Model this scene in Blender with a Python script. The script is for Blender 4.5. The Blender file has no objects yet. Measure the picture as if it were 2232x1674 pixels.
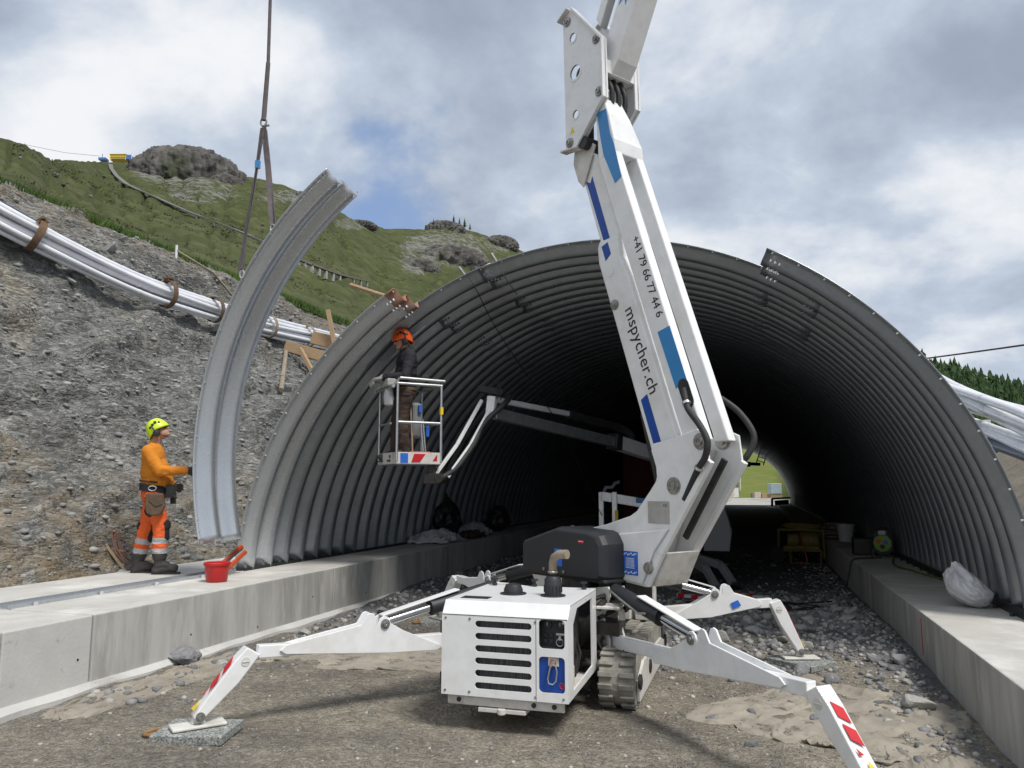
import bpy, bmesh, math, random
import numpy as np
from mathutils import Matrix, Vector
R_=math.radians
SC=bpy.context.scene; COL=SC.collection
# ------------------------------------------------------------------ camera
PIT=R_(7.579); YAW=R_(17.374); EYE=np.array([0,0,1.8]); FPX=1676.
cd=bpy.data.cameras.new('camera'); cam=bpy.data.objects.new('camera',cd); COL.objects.link(cam)
cam.location=(0,0,1.8); cam.rotation_euler=(R_(90)+PIT,0,YAW)
cd.sensor_fit='HORIZONTAL'; cd.sensor_width=36; cd.lens=36*FPX/2232; cd.clip_start=.05; cd.clip_end=6000
SC.camera=cam
# ------------------------------------------------------------------ sky, sun, exposure
SUN_AZ=math.atan2(.86,-.51); SUN_EL=R_(58)
w=bpy.data.worlds.new('World'); SC.world=w; w.use_nodes=True
nt=w.node_tree; nd=nt.nodes; nd.clear()
def N(t,**k):
    n=nd.new(t)
    for a,b in k.items(): setattr(n,a,b)
    return n
def L(a,b): nt.links.new(a,b)
def MA(op,a,b=None,c=None,clamp=False):
    n=N('ShaderNodeMath',operation=op,use_clamp=clamp)
    for i,v in enumerate((a,b,c)):
        if v is None: continue
        if isinstance(v,(int,float)): n.inputs[i].default_value=v
        else: L(v,n.inputs[i])
    return n.outputs[0]
out=N('ShaderNodeOutputWorld'); bg=N('ShaderNodeBackground'); bg.inputs[1].default_value=.1
sky=N('ShaderNodeTexSky',sky_type='NISHITA',sun_disc=False,sun_elevation=SUN_EL,sun_rotation=SUN_AZ,altitude=1800)
tc=N('ShaderNodeTexCoord'); sx=N('ShaderNodeSeparateXYZ'); L(tc.outputs['Generated'],sx.inputs[0])
zc=MA('ADD',MA('MAXIMUM',sx.outputs[2],0.),.45)
cv=N('ShaderNodeCombineXYZ'); L(MA('DIVIDE',sx.outputs[0],zc),cv.inputs[0]); L(MA('DIVIDE',sx.outputs[1],zc),cv.inputs[1]); cv.inputs[2].default_value=.35
def noise(scale,detail,rough,dist,off):
    m=N('ShaderNodeMapping'); m.inputs['Location'].default_value=off; L(cv.outputs[0],m.inputs[0])
    n=N('ShaderNodeTexNoise'); n.inputs['Scale'].default_value=scale; n.inputs['Detail'].default_value=detail
    n.inputs['Roughness'].default_value=rough; n.inputs['Distortion'].default_value=dist; L(m.outputs[0],n.inputs['Vector']); return n.outputs[0]
def rng(v,a,b,c=0.,d=1.):
    n=N('ShaderNodeMapRange',interpolation_type='SMOOTHSTEP'); L(v,n.inputs[0])
    for i,x in enumerate((a,b,c,d)): n.inputs[i+1].default_value=x
    return n.outputs[0]
big=noise(1.3,5,.5,.1,(1.9,9.2,1.6)); det=noise(3.0,8,.56,.12,(15.6,10.8,2.1)); soft=noise(1.0,3,.5,.1,(8.9,15.5,11.))
cover=rng(MA('ADD',MA('MULTIPLY',big,.6),MA('MULTIPLY',det,.4)),.32,.40)
light=rng(MA('ADD',MA('MULTIPLY',soft,.5),MA('MULTIPLY',det,.5)),.38,.62)
ramp=N('ShaderNodeValToRGB'); L(light,ramp.inputs[0]); e=ramp.color_ramp.elements
e[0].color=(2.75,3.25,4.05,1); e[1].color=(7.3,7.45,7.7,1); e[0].position=.0; e[1].position=.95
m2=e=ramp.color_ramp.elements.new(.5); m2.color=(4.4,5.0,5.9,1)
mixc=N('ShaderNodeMixRGB'); L(cover,mixc.inputs[0]); 
skm=N('ShaderNodeMixRGB'); skm.inputs[0].default_value=.5; L(sky.outputs[0],skm.inputs[1]); skm.inputs[2].default_value=(2.9,4.1,6.6,1)
L(skm.outputs[0],mixc.inputs[1]); L(ramp.outputs[0],mixc.inputs[2])
L(mixc.outputs[0],bg.inputs[0]); L(bg.outputs[0],out.inputs[0])
sd=bpy.data.lights.new('sun','SUN'); sun=bpy.data.objects.new('sun',sd); COL.objects.link(sun)
sd.energy=2.8; sd.angle=R_(15); sd.color=(1,.96,.9)
_d=Vector((math.cos(SUN_EL)*math.sin(SUN_AZ),math.cos(SUN_EL)*math.cos(SUN_AZ),math.sin(SUN_EL)))
sun.rotation_euler=_d.to_track_quat('Z','Y').to_euler(); sun.location=(20,-20,40)
SC.cycles.max_bounces=8; SC.cycles.diffuse_bounces=4; SC.cycles.glossy_bounces=4; SC.cycles.use_adaptive_sampling=True
vs=SC.view_settings; vs.view_transform='Standard'; vs.look='None'; vs.gamma=1; vs.exposure=.3; vs.use_curve_mapping=False
# ------------------------------------------------------------------ view geometry, only to derive real world positions of far terrain
_f=np.array([-math.sin(YAW)*math.cos(PIT),math.cos(YAW)*math.cos(PIT),math.sin(PIT)]); _r=np.array([math.cos(YAW),math.sin(YAW),0]); _u=np.cross(_r,_f)
def ray(x,y): return _f+(x-1116)/FPX*_r-(y-837)/FPX*_u
def at(x,y,D): return EYE+ray(x,y)*D
def onz(x,y,z): r=ray(x,y); return EYE+r*(z-1.8)/r[2]
def onY(x,y,Y): r=ray(x,y); return EYE+r*Y/r[1]
# ------------------------------------------------------------------ numeric noise
def _h(ix,iy,iz,s):
    n=(ix*374761393+iy*668265263+iz*2147483647+s*974634777)&0xffffffff
    n=((n^(n>>13))*1274126177)&0xffffffff
    return ((n^(n>>16))&0xffff)/65535.
def vn(p,s=0):
    p=np.asarray(p,float); i=np.floor(p).astype(np.int64); f=p-i; f=f*f*f*(f*(f*6-15)+10); o=0
    for dx in (0,1):
        for dy in (0,1):
            for dz in (0,1):
                wgt=(f[:,0] if dx else 1-f[:,0])*(f[:,1] if dy else 1-f[:,1])*(f[:,2] if dz else 1-f[:,2])
                o=o+wgt*_h(i[:,0]+dx,i[:,1]+dy,i[:,2]+dz,s)
    return o*2-1
def fbm(p,o=4,s=0,g=.5):
    p=np.asarray(p,float); a=1.; t=0; v=0
    for k in range(o): v=v+a*vn(p*2**k+k*17.3,s+k); t+=a; a*=g
    return v/t
def p3(x,y,z=0.): x=np.asarray(x,float); return np.stack([x,np.broadcast_to(y,x.shape),np.broadcast_to(z,x.shape)],-1).reshape(-1,3)
# ------------------------------------------------------------------ materials
MT={}
def mat(name,c,c2=None,scale=6.,rough=.6,metal=0.,bump=0.,bscale=None,detail=5,lo=.35,hi=.65,c3=None,s3=1.,lo3=.55,hi3=.7,aniso=(1,1,1),spec=.5,coat=0.,rvar=0.,c4=None,s4=50.,k4=.5,vor=0.,vscale=(1,1,1),emit=None,trans=0.,alpha=1.):
    m=bpy.data.materials.new(name); m.use_nodes=True; t=m.node_tree; n=t.nodes; b=n['Principled BSDF']
    def nn(sc,off,det=detail):
        a=n.new('ShaderNodeTexCoord'); g=n.new('ShaderNodeMapping'); g.inputs['Scale'].default_value=aniso; g.inputs['Location'].default_value=(off,off*.7,off*1.3)
        t.links.new(a.outputs['Object'],g.inputs[0]); k=n.new('ShaderNodeTexNoise'); k.inputs['Scale'].default_value=sc; k.inputs['Detail'].default_value=det; k.inputs['Roughness'].default_value=.6
        t.links.new(g.outputs[0],k.inputs['Vector']); return k.outputs[0]
    def mr(v,a,z,x=0,y=1):
        q=n.new('ShaderNodeMapRange'); t.links.new(v,q.inputs[0])
        for i,f in enumerate((a,z,x,y)): q.inputs[i+1].default_value=f
        return q.outputs[0]
    b.inputs['Base Color'].default_value=(*c,1); b.inputs['Roughness'].default_value=rough; b.inputs['Metallic'].default_value=metal
    b.inputs['Specular IOR Level'].default_value=spec; b.inputs['Coat Weight'].default_value=coat
    if trans: b.inputs['Transmission Weight'].default_value=trans
    if alpha<1: b.inputs['Alpha'].default_value=alpha
    src=None
    if c2 is not None:
        v=nn(scale,0); x=n.new('ShaderNodeMixRGB'); t.links.new(mr(v,lo,hi),x.inputs[0]); x.inputs[1].default_value=(*c,1); x.inputs[2].default_value=(*c2,1); src=x.outputs[0]
        if rvar: t.links.new(mr(v,.3,.7,rough-rvar,rough+rvar),b.inputs['Roughness'])
    if c3 is not None:
        x=n.new('ShaderNodeMixRGB'); t.links.new(mr(nn(s3,5.),lo3,hi3),x.inputs[0]); x.inputs[2].default_value=(*c3,1)
        if src: t.links.new(src,x.inputs[1])
        else: x.inputs[1].default_value=(*c,1)
        src=x.outputs[0]
    vh=None
    if c4 is not None:
        x=n.new('ShaderNodeMixRGB'); t.links.new(mr(nn(s4,9.,3),.52,.66,0,k4),x.inputs[0]); x.inputs[2].default_value=(*c4,1); t.links.new(src,x.inputs[1]); src=x.outputs[0]
    if vor:
        a=n.new('ShaderNodeTexCoord'); g=n.new('ShaderNodeMapping'); g.inputs['Scale'].default_value=vscale; t.links.new(a.outputs['Object'],g.inputs[0]); hs=[]
        wv=n.new('ShaderNodeTexNoise'); wv.inputs['Scale'].default_value=2.5; wv.inputs['Detail'].default_value=4; t.links.new(g.outputs[0],wv.inputs['Vector'])
        wm=n.new('ShaderNodeMixRGB'); wm.blend_type='ADD'; wm.inputs[0].default_value=.35; t.links.new(g.outputs[0],wm.inputs[1]); t.links.new(wv.outputs['Color'],wm.inputs[2])
        for sc,kk in ((vor,.42 if vor<20 else .20),(vor*3.1,.42 if vor<20 else .26)):
            v=n.new('ShaderNodeTexVoronoi'); v.inputs['Scale'].default_value=sc; t.links.new(wm.outputs[0],v.inputs['Vector'])
            hs_=n.new('ShaderNodeSeparateXYZ'); t.links.new(v.outputs['Color'],hs_.inputs[0]); f=mr(hs_.outputs[0],0,1,1-kk,1+kk)
            x=n.new('ShaderNodeMixRGB'); x.blend_type='MULTIPLY'; x.inputs[0].default_value=1; t.links.new(src,x.inputs[1]); t.links.new(f,x.inputs[2]); src=x.outputs[0]
            h1=n.new('ShaderNodeMath'); h1.operation='SUBTRACT'; t.links.new(hs_.outputs[1],h1.inputs[0]); t.links.new(v.outputs['Distance'],h1.inputs[1]); h2=n.new('ShaderNodeMath'); h2.operation='DIVIDE'; t.links.new(h1.outputs[0],h2.inputs[0]); h2.inputs[1].default_value=sc; hs.append(h2.outputs[0])
        hh=n.new('ShaderNodeMath'); hh.operation='ADD'; t.links.new(hs[0],hh.inputs[0]); t.links.new(hs[1],hh.inputs[1]); vb=n.new('ShaderNodeBump'); vb.inputs['Distance'].default_value=.55; t.links.new(hh.outputs[0],vb.inputs['Height']); vh=vb.outputs[0]; t.links.new(vh,b.inputs['Normal'])
    if src: t.links.new(src,b.inputs['Base Color'])
    if bump:
        q=n.new('ShaderNodeBump'); q.inputs['Strength'].default_value=1.; q.inputs['Distance'].default_value=bump
        t.links.new(nn(bscale or scale*3,2.,8),q.inputs['Height'])
        if vh: t.links.new(vh,q.inputs['Normal'])
        t.links.new(q.outputs[0],b.inputs['Normal'])
    MT[name]=m; return m
mat('white',(.80,.81,.82),(.74,.75,.755),7,.34,coat=.25,c3=(.60,.575,.52),s3=1.5,lo3=.55,hi3=.90,rvar=.06,c4=(.62,.60,.56),s4=9,k4=.25)
mat('white_worn',(.66,.65,.62),(.55,.535,.50),9,.5,c3=(.36,.32,.26),s3=3.2,lo3=.55,hi3=.74,bump=.0012,bscale=60)
mat('blue',(.006,.055,.30),(.008,.065,.34),5,.38); mat('sky_blue',(.035,.22,.52),(.04,.24,.55),5,.38); mat('sticker_blue',(.02,.12,.55),(.03,.15,.6),20,.45)
mat('black_plastic',(.018,.020,.024),(.025,.027,.031),40,.5,bump=.0008,bscale=300)
mat('rubber',(.014,.014,.015),(.03,.03,.03),12,.62,bump=.001,bscale=80)
mat('dark_steel',(.06,.062,.066),(.04,.04,.042),8,.5,.6)
mat('grease',(.022,.021,.02),(.05,.045,.04),14,.42,.2)
mat('chrome',(.72,.73,.75),(.62,.63,.65),9,.14,1.)
mat('pin_steel',(.42,.42,.41),(.25,.24,.22),30,.42,.8)
mat('track_rubber',(.33,.32,.28),(.20,.19,.165),10,.9,c3=(.12,.115,.11),s3=5,lo3=.55,hi3=.7,bump=.002,bscale=40)
mat('red',(.55,.012,.02),(.48,.012,.02),10,.45); mat('text_black',(.008,.008,.01),rough=.5); mat('yellow',(.75,.55,.02),rough=.5)
mat('bucket_red',(.52,.016,.016),(.44,.016,.016),9,.38)
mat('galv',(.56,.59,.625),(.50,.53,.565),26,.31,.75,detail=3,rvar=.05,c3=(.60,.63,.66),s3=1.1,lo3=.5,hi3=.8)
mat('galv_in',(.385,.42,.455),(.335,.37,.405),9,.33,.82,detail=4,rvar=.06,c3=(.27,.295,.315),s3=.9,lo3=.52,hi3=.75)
mat('galv_rust',(.34,.15,.09),(.26,.26,.26),9,.55,.4,lo=.45,hi=.7)
mat('bolt',(.78,.79,.80),rough=.3,metal=.8)
mat('alu',(.62,.63,.64),(.5,.51,.52),10,.34,.85)
mat('concrete',(.47,.465,.445),(.32,.315,.30),4.5,.88,detail=9,c3=(.25,.245,.23),s3=1.3,lo3=.5,hi3=.72,bump=.003,bscale=28,aniso=(1,1,.2),c4=(.50,.495,.475),s4=9,k4=.6)
mat('concrete_new',(.54,.54,.52),(.48,.48,.465),3.,.88,detail=8,c3=(.40,.395,.38),s3=9,lo3=.62,hi3=.72,bump=.003,bscale=30)
mat('concrete_top',(.50,.49,.46),(.42,.41,.38),2.2,.9,detail=8,c3=(.62,.61,.58),s3=1.6,lo3=.5,hi3=.68,bump=.004,bscale=22)
mat('dirt_',(.215,.195,.160),(.150,.140,.122),1.6,.95,detail=10,c3=(.27,.24,.19),s3=.55,lo3=.48,hi3=.62,bump=.03,bscale=30)
mat('gravel_grey',(.20,.20,.205),(.13,.13,.135),3,.9,bump=.006,bscale=25)
mat('stone',(.25,.25,.26),(.17,.17,.18),5,.88,detail=8,c3=(.36,.355,.34),s3=2.,lo3=.55,hi3=.7,bump=.008,bscale=14)
mat('stone_pale',(.42,.41,.38),(.33,.32,.30),5,.88,detail=8,c3=(.26,.25,.23),s3=3.,lo3=.55,hi3=.7,bump=.008,bscale=14)
mat('scree',(.205,.203,.190),(.118,.119,.114),1.3,.95,detail=11,c3=(.235,.215,.17),s3=.5,lo3=.56,hi3=.72,aniso=(.45,1.25,.45),bump=.05,bscale=13,vor=12.,vscale=(1,.6,1.5),)
for _n in ('scree',):
    _t=MT[_n].node_tree; _b=_t.nodes['Principled BSDF']; _s=_b.inputs['Base Color'].links[0].from_socket; _a=_t.nodes.new('ShaderNodeAttribute'); _a.attribute_name='rock'; _k=_t.nodes.new('ShaderNodeTexNoise'); _k.inputs['Scale'].default_value=3.; _k.inputs['Detail'].default_value=8
    _c=_t.nodes.new('ShaderNodeTexCoord'); _t.links.new(_c.outputs['Object'],_k.inputs['Vector']); _q=_t.nodes.new('ShaderNodeMath'); _q.operation='MULTIPLY'; _q.use_clamp=True; _g=_t.nodes.new('ShaderNodeMapRange'); _t.links.new(_k.outputs[0],_g.inputs[0]); _g.inputs[1].default_value=.38; _g.inputs[2].default_value=.62; _t.links.new(_a.outputs['Fac'],_q.inputs[0]); _t.links.new(_g.outputs[0],_q.inputs[1])
    _x=_t.nodes.new('ShaderNodeMixRGB'); _t.links.new(_q.outputs[0],_x.inputs[0]); _t.links.new(_s,_x.inputs[1]); _x.inputs[2].default_value=(.33,.235,.115,1); _t.links.new(_x.outputs[0],_b.inputs['Base Color'])
mat('scree_stone',(.28,.282,.272),(.18,.182,.178),2.2,.92,bump=.01,bscale=16)
mat('scree_pale',(.36,.36,.345),(.26,.26,.25),2.2,.9,bump=.01,bscale=16)
mat('cloth_tan',(.33,.298,.245),(.235,.212,.175),4,.95,detail=8,c3=(.24,.215,.18),s3=2.,lo3=.5,hi3=.68,bump=.006,bscale=40)
mat('plastic_white',(.66,.67,.69),(.56,.57,.59),5,.4,bump=.004,bscale=14,alpha=.9)
mat('plastic_dark',(.011,.011,.012),(.02,.02,.021),6,.4,bump=.006,bscale=12)
mat('pipe',(.72,.73,.76),(.64,.65,.69),3,.36,c3=(.40,.40,.41),s3=1.2,lo3=.6,hi3=.78)
mat('pipe_dark',(.05,.065,.10),(.035,.045,.07),3,.45)
mat('strap',(.16,.10,.055),(.10,.06,.035),12,.9); mat('sling',(.135,.115,.12),(.09,.08,.085),10,.9)
mat('wood',(.42,.30,.18),(.32,.22,.13),8,.85,aniso=(1,1,6),bump=.003,bscale=30); mat('wood_old',(.30,.25,.19),(.20,.165,.12),8,.9,bump=.003,bscale=30)
mat('pad',(.30,.31,.295),(.11,.125,.12),70,.9,lo=.42,hi=.58,c3=(.44,.44,.42),s3=45,lo3=.56,hi3=.62,bump=.004,bscale=60)
mat('rope_tan',(.30,.17,.07),(.22,.12,.05),30,.9)
mat('skin',(.50,.27,.18),(.42,.21,.14),12,.55); mat('hair',(.04,.03,.025),rough=.8)
mat('orange_shirt',(.62,.22,.012),(.55,.185,.010),6,.85,bump=.012,bscale=10); mat('hivis_orange',(.80,.13,.02),(.70,.11,.02),6,.8,bump=.010,bscale=12)
mat('reflective',(.45,.46,.48),(.38,.39,.41),10,.4); mat('navy_black',(.012,.013,.018),(.02,.02,.026),8,.85,bump=.012,bscale=10)
mat('brown_trouser',(.060,.038,.030),(.04,.026,.022),8,.88,bump=.012,bscale=10); mat('boot',(.03,.028,.028),(.055,.05,.045),8,.7)
mat('leather',(.13,.085,.05),(.085,.055,.035),9,.75); mat('glove_grey',(.42,.42,.40),(.30,.30,.29),14,.85); mat('glove_dark',(.06,.055,.045),(.04,.035,.03),14,.85)
mat('helmet_yellow',(.62,.80,.03),(.58,.76,.03),6,.32); mat('helmet_orange',(.85,.11,.012),(.78,.10,.012),6,.3)
mat('orange_paint',(.52,.075,.015),(.42,.06,.012),9,.5); mat('green_plastic',(.10,.30,.05),rough=.5); mat('lime',(.16,.32,.04),rough=.5)
mat('gen_yellow',(.28,.22,.05),(.20,.16,.05),8,.6); mat('dull_red',(.22,.02,.02),(.18,.02,.02),5,.6)
mat('bark',(.07,.052,.04),(.05,.038,.03),6,.95)
mat('ibc',(.55,.68,.72),(.50,.63,.68),5,.3); mat('roof_and_shade_grey',(.20,.21,.22),rough=.6); mat('cream',(.55,.51,.42),(.48,.44,.37),4,.8)
mat('building_yellow',(.62,.45,.03),rough=.6); mat('building_blue',(.06,.16,.42),rough=.5)
mat('far_glass',(.05,.07,.10),rough=.1)
def leafmat(name,a,b_,sc):
    m=mat(name,a,b_,sc,.85,detail=3,spec=.2); return m
leafmat('fir',(.030,.060,.022),(.055,.095,.035),.25); leafmat('young_leaf',(.075,.13,.030),(.11,.17,.045),.4)
mat('grass_blade',(.055,.10,.022),(.085,.14,.034),.7,.8,spec=.2)
# meadow: grass mixed with bare rock by the mesh attribute 'rock'
def meadow(name,g1,g2,g3,r1,r2,sc):
    gr=name=='dirt'; m=mat(name,g1,g2,sc,.95,detail=10,lo=.38,hi=.62,c3=g3,s3=.7 if gr else sc*3.3,lo3=.5,hi3=.66,bump=.022 if gr else .3,bscale=34 if gr else sc*9,spec=.15,vor=26. if gr else 0.,c4=(.33,.31,.27) if gr else None,s4=70.,k4=.35); t=m.node_tree; n=t.nodes; b=n['Principled BSDF']
    src=b.inputs['Base Color'].links[0].from_socket
    a=n.new('ShaderNodeAttribute'); a.attribute_name='rock'
    k=n.new('ShaderNodeTexNoise'); k.inputs['Scale'].default_value=sc*5; k.inputs['Detail'].default_value=9; tcx=n.new('ShaderNodeTexCoord'); t.links.new(tcx.outputs['Object'],k.inputs['Vector'])
    rr=n.new('ShaderNodeMixRGB'); t.links.new(k.outputs[0],rr.inputs[0]); rr.inputs[1].default_value=(*r1,1); rr.inputs[2].default_value=(*r2,1)
    ad=n.new('ShaderNodeMath'); ad.operation='ADD'; t.links.new(a.outputs['Fac'],ad.inputs[0]); t.links.new(k.outputs[0],ad.inputs[1])
    q=n.new('ShaderNodeMapRange'); t.links.new(ad.outputs[0],q.inputs[0]); q.inputs[1].default_value=.92; q.inputs[2].default_value=1.10
    x=n.new('ShaderNodeMixRGB'); t.links.new(q.outputs[0],x.inputs[0]); t.links.new(src,x.inputs[1]); t.links.new(rr.outputs[0],x.inputs[2]); t.links.new(x.outputs[0],b.inputs['Base Color'])
meadow('meadow',(.042,.053,.018),(.066,.076,.027),(.092,.094,.042),(.10,.10,.095),(.21,.205,.19),.045)
meadow('meadow_far',(.125,.165,.040),(.165,.19,.055),(.20,.185,.06),(.15,.14,.11),(.22,.2,.16),.12)
mat('cliff',(.155,.146,.134),(.04,.038,.037),.16,.95,detail=11,c3=(.04,.052,.018),s3=.03,lo3=.55,hi3=.66,bump=2.2,bscale=.22,aniso=(1,1,.28))
mat('turf',(.030,.040,.014),(.060,.064,.026),.2,.95,detail=8)
mat('track_grey',(.17,.165,.155),(.13,.125,.118),.8,.95)
meadow('dirt',(.265,.238,.196),(.185,.168,.142),(.32,.285,.228),(.12,.122,.125),(.23,.232,.24),1.6)
mat('gravel_far',(.42,.41,.38),(.33,.32,.30),.8,.95,bump=.02,bscale=8)
mat('earth_far',(.19,.165,.125),(.13,.115,.09),.8,.95,detail=9,bump=.08,bscale=4)
mat('mesh_grille',(.10,.105,.11),(.05,.052,.055),180,.6,.3,aniso=(1,1,.05),detail=0,lo=.45,hi=.55)
# ------------------------------------------------------------------ mesh helpers
def _mesh(name,v,f,m,smooth=False):
    me=bpy.data.meshes.new(name); me.from_pydata([tuple(map(float,q)) for q in v],[],f); me.update()
    for k in (m if isinstance(m,(list,tuple)) else [m]): me.materials.append(MT[k])
    if smooth: me.polygons.foreach_set('use_smooth',[True]*len(me.polygons))
    return me
def link(o,parent=None):
    COL.objects.link(o)
    if parent is not None:
        o.parent=parent
        if parent.type=='EMPTY': o.matrix_parent_inverse=Matrix.Translation(-parent.location)
        else:
            o.matrix_parent_inverse=Matrix.Translation(-Vector(parent.get('_w',(0,0,0))))
    return o
def tag(o,label=None,cat=None,group=None,kind=None):
    if label: o['label']=label
    if cat: o['category']=cat
    if group: o['group']=group
    if kind: o['kind']=kind
    return o
def thing(name,label,cat,loc=(0,0,0),group=None):
    o=bpy.data.objects.new(name,None); o.empty_display_size=.1; COL.objects.link(o); o.location=Vector([float(q) for q in loc]); return tag(o,label,cat,group)
def obj(name,me,parent=None,bev=0.,top=False,seg=2,solid=0.):
    o=bpy.data.objects.new(name,me)
    if parent is None and len(me.vertices):
        c=np.empty(len(me.vertices)*3); me.vertices.foreach_get('co',c); c=c.reshape(-1,3)
        b=np.array([(c[:,0].min()+c[:,0].max())/2,(c[:,1].min()+c[:,1].max())/2,c[:,2].min()])
        me.vertices.foreach_set('co',(c-b).ravel()); me.update(); o.location=b; o['_w']=tuple(float(q) for q in b)
    link(o,parent)
    if solid: s=o.modifiers.new('s','SOLIDIFY'); s.thickness=solid; s.offset=0
    if bev: b=o.modifiers.new('b','BEVEL'); b.width=bev; b.segments=seg; b.limit_method='ANGLE'; b.angle_limit=R_(35); b.harden_normals=False
    return o
WORLD=(np.zeros(3),np.array([1.,0,0]),np.array([0,1.,0]),np.array([0,0,1.]))
def frame(o,x,z=(0,0,1)):
    x=np.array(x,float); x/=np.linalg.norm(x); z=np.array(z,float); y=np.cross(z,x); y/=np.linalg.norm(y); z=np.cross(x,y); return (np.array(o,float),x,y,z)
class MB:
    def __init__(s): s.v=[]; s.f=[]; s.m=[]
    def add(s,v,f,m=0): b=len(s.v); s.v+=[np.asarray(q,float) for q in v]; s.f+=[tuple(i+b for i in q) for q in f]; s.m+=[m]*len(f); return s
    def box(s,c,d,fr=WORLD,m=0):
        o,x,y,z=fr; P=[]
        for k in (-.5,.5):
            for j in (-.5,.5):
                for i in (-.5,.5): P.append(o+x*(c[0]+i*d[0])+y*(c[1]+j*d[1])+z*(c[2]+k*d[2]))
        return s.add(P,[(0,2,3,1),(4,5,7,6),(0,1,5,4),(2,6,7,3),(0,4,6,2),(1,3,7,5)],m)
    def prism(s,poly,t0,t1,fr=WORLD,m=0):   # poly in (x,z) of the frame, extruded along its y
        o,x,y,z=fr; n=len(poly); A=sum(poly[i][0]*poly[(i+1)%n][1]-poly[(i+1)%n][0]*poly[i][1] for i in range(n))
        if A<0: poly=poly[::-1]
        P=[o+x*a+z*b+y*t0 for a,b in poly]+[o+x*a+z*b+y*t1 for a,b in poly]
        F=[tuple(range(n)),tuple(range(2*n-1,n-1,-1))]+[(i,i+n,(i+1)%n+n,(i+1)%n) for i in range(n)]
        return s.add(P,F,m)
    def bar(s,p,q,w_,h,up=(0,0,1),m=0,w2=None,h2=None):
        p=np.array(p,float); q=np.array(q,float); d=q-p; l=np.linalg.norm(d); d/=l; a=np.cross(np.array(up,float),d)
        if np.linalg.norm(a)<1e-6: a=np.cross(np.array([1.,0,0]),d)
        a/=np.linalg.norm(a); b=np.cross(d,a); w2=w2 or w_; h2=h2 or h; P=[]
        for c,ww,hh in ((p,w_,h),(q,w2,h2)):
            for i,j in ((-1,-1),(1,-1),(1,1),(-1,1)): P.append(c+a*i*ww/2+b*j*hh/2)
        return s.add(P,[(3,2,1,0),(4,5,6,7)]+[(i,(i+1)%4,(i+1)%4+4,i+4) for i in range(4)],m)
    def cyl(s,p,q,r,r2=None,n=16,m=0,cap=True):
        return s.tube([p,q],[r,r if r2 is None else r2],n,m,cap)
    def tube(s,path,r,n=10,m=0,cap=True):
        P=[np.array(q,float) for q in path]; k=len(P); rr=r if isinstance(r,(list,tuple,np.ndarray)) else [r]*k; V=[]; F=[]; a=None
        for i in range(k):
            d=P[min(i+1,k-1)]-P[max(i-1,0)]; d=d/max(np.linalg.norm(d),1e-9)
            if a is None:
                a=np.cross(d,[0,0,1.]); 
                if np.linalg.norm(a)<1e-3: a=np.cross(d,[1.,0,0])
            a=a-d*(a@d); a/=np.linalg.norm(a); b=np.cross(d,a)
            V+=[P[i]+rr[i]*(math.cos(2*math.pi*j/n)*a+math.sin(2*math.pi*j/n)*b) for j in range(n)]
        for i in range(k-1): F+=[(i*n+j,i*n+(j+1)%n,(i+1)*n+(j+1)%n,(i+1)*n+j) for j in range(n)]
        if cap: F+=[tuple(range(n-1,-1,-1)),tuple((k-1)*n+j for j in range(n))]
        return s.add(V,F,m)
    def lathe(s,prof,c,axis=(0,0,1),n=24,m=0):
        c=np.array(c,float); d=np.array(axis,float); d/=np.linalg.norm(d); a=np.cross(d,[0,0,1.]); 
        if np.linalg.norm(a)<1e-3: a=np.array([1.,0,0])
        a/=np.linalg.norm(a); b=np.cross(d,a); k=len(prof); V=[]; F=[]
        for r,h in prof: V+=[c+d*h+r*(math.cos(2*math.pi*j/n)*a+math.sin(2*math.pi*j/n)*b) for j in range(n)]
        for i in range(k-1): F+=[(i*n+j,i*n+(j+1)%n,(i+1)*n+(j+1)%n,(i+1)*n+j) for j in range(n)]
        if prof[0][0]>1e-4: F.append(tuple(range(n-1,-1,-1)))
        if prof[-1][0]>1e-4: F.append(tuple((k-1)*n+j for j in range(n)))
        return s.add(V,F,m)
    def ball(s,c,r,n=12,rot=None,m=0):
        c=np.array(c,float); r=np.array(r if hasattr(r,'__len__') else (r,r,r),float); V=[]; k=n//2+1; F=[]
        for i in range(k):
            t=math.pi*(i+.001)/(k-1+.002)
            for j in range(n):
                p=math.pi*2*j/n; q=r*np.array([math.sin(t)*math.cos(p),math.sin(t)*math.sin(p),math.cos(t)])
                V.append(c+(rot@q if rot is not None else q))
        for i in range(k-1): F+=[(i*n+j,(i+1)*n+j,(i+1)*n+(j+1)%n,i*n+(j+1)%n) for j in range(n)]
        return s.add(V,F,m)
    def mesh(s,name,mats,smooth=False):
        me=_mesh(name,s.v,s.f,mats,smooth)
        if isinstance(mats,(list,tuple)): me.polygons.foreach_set('material_index',s.m)
        if smooth=='auto' or smooth:
            try: me.set_sharp_from_angle(angle=R_(38))
            except Exception: pass
        return me
    def build(s,name,mats,parent=None,smooth=False,bev=0.,**k): return obj(name,s.mesh(name,mats,smooth),parent,bev,**k)
def curve_mesh(cu,fr):
    o=bpy.data.objects.new('tmp',cu); COL.objects.link(o); dg=bpy.context.evaluated_depsgraph_get(); dg.update()
    me=bpy.data.meshes.new_from_object(o.evaluated_get(dg)); bpy.data.objects.remove(o); bpy.data.curves.remove(cu)
    c=np.empty(len(me.vertices)*3); me.vertices.foreach_get('co',c); c=c.reshape(-1,3); O,x,y,z=fr
    c=O+c[:,:1]*x+c[:,1:2]*z-c[:,2:3]*y; me.vertices.foreach_set('co',c.ravel()); me.update(); me.materials.clear(); return me
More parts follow.
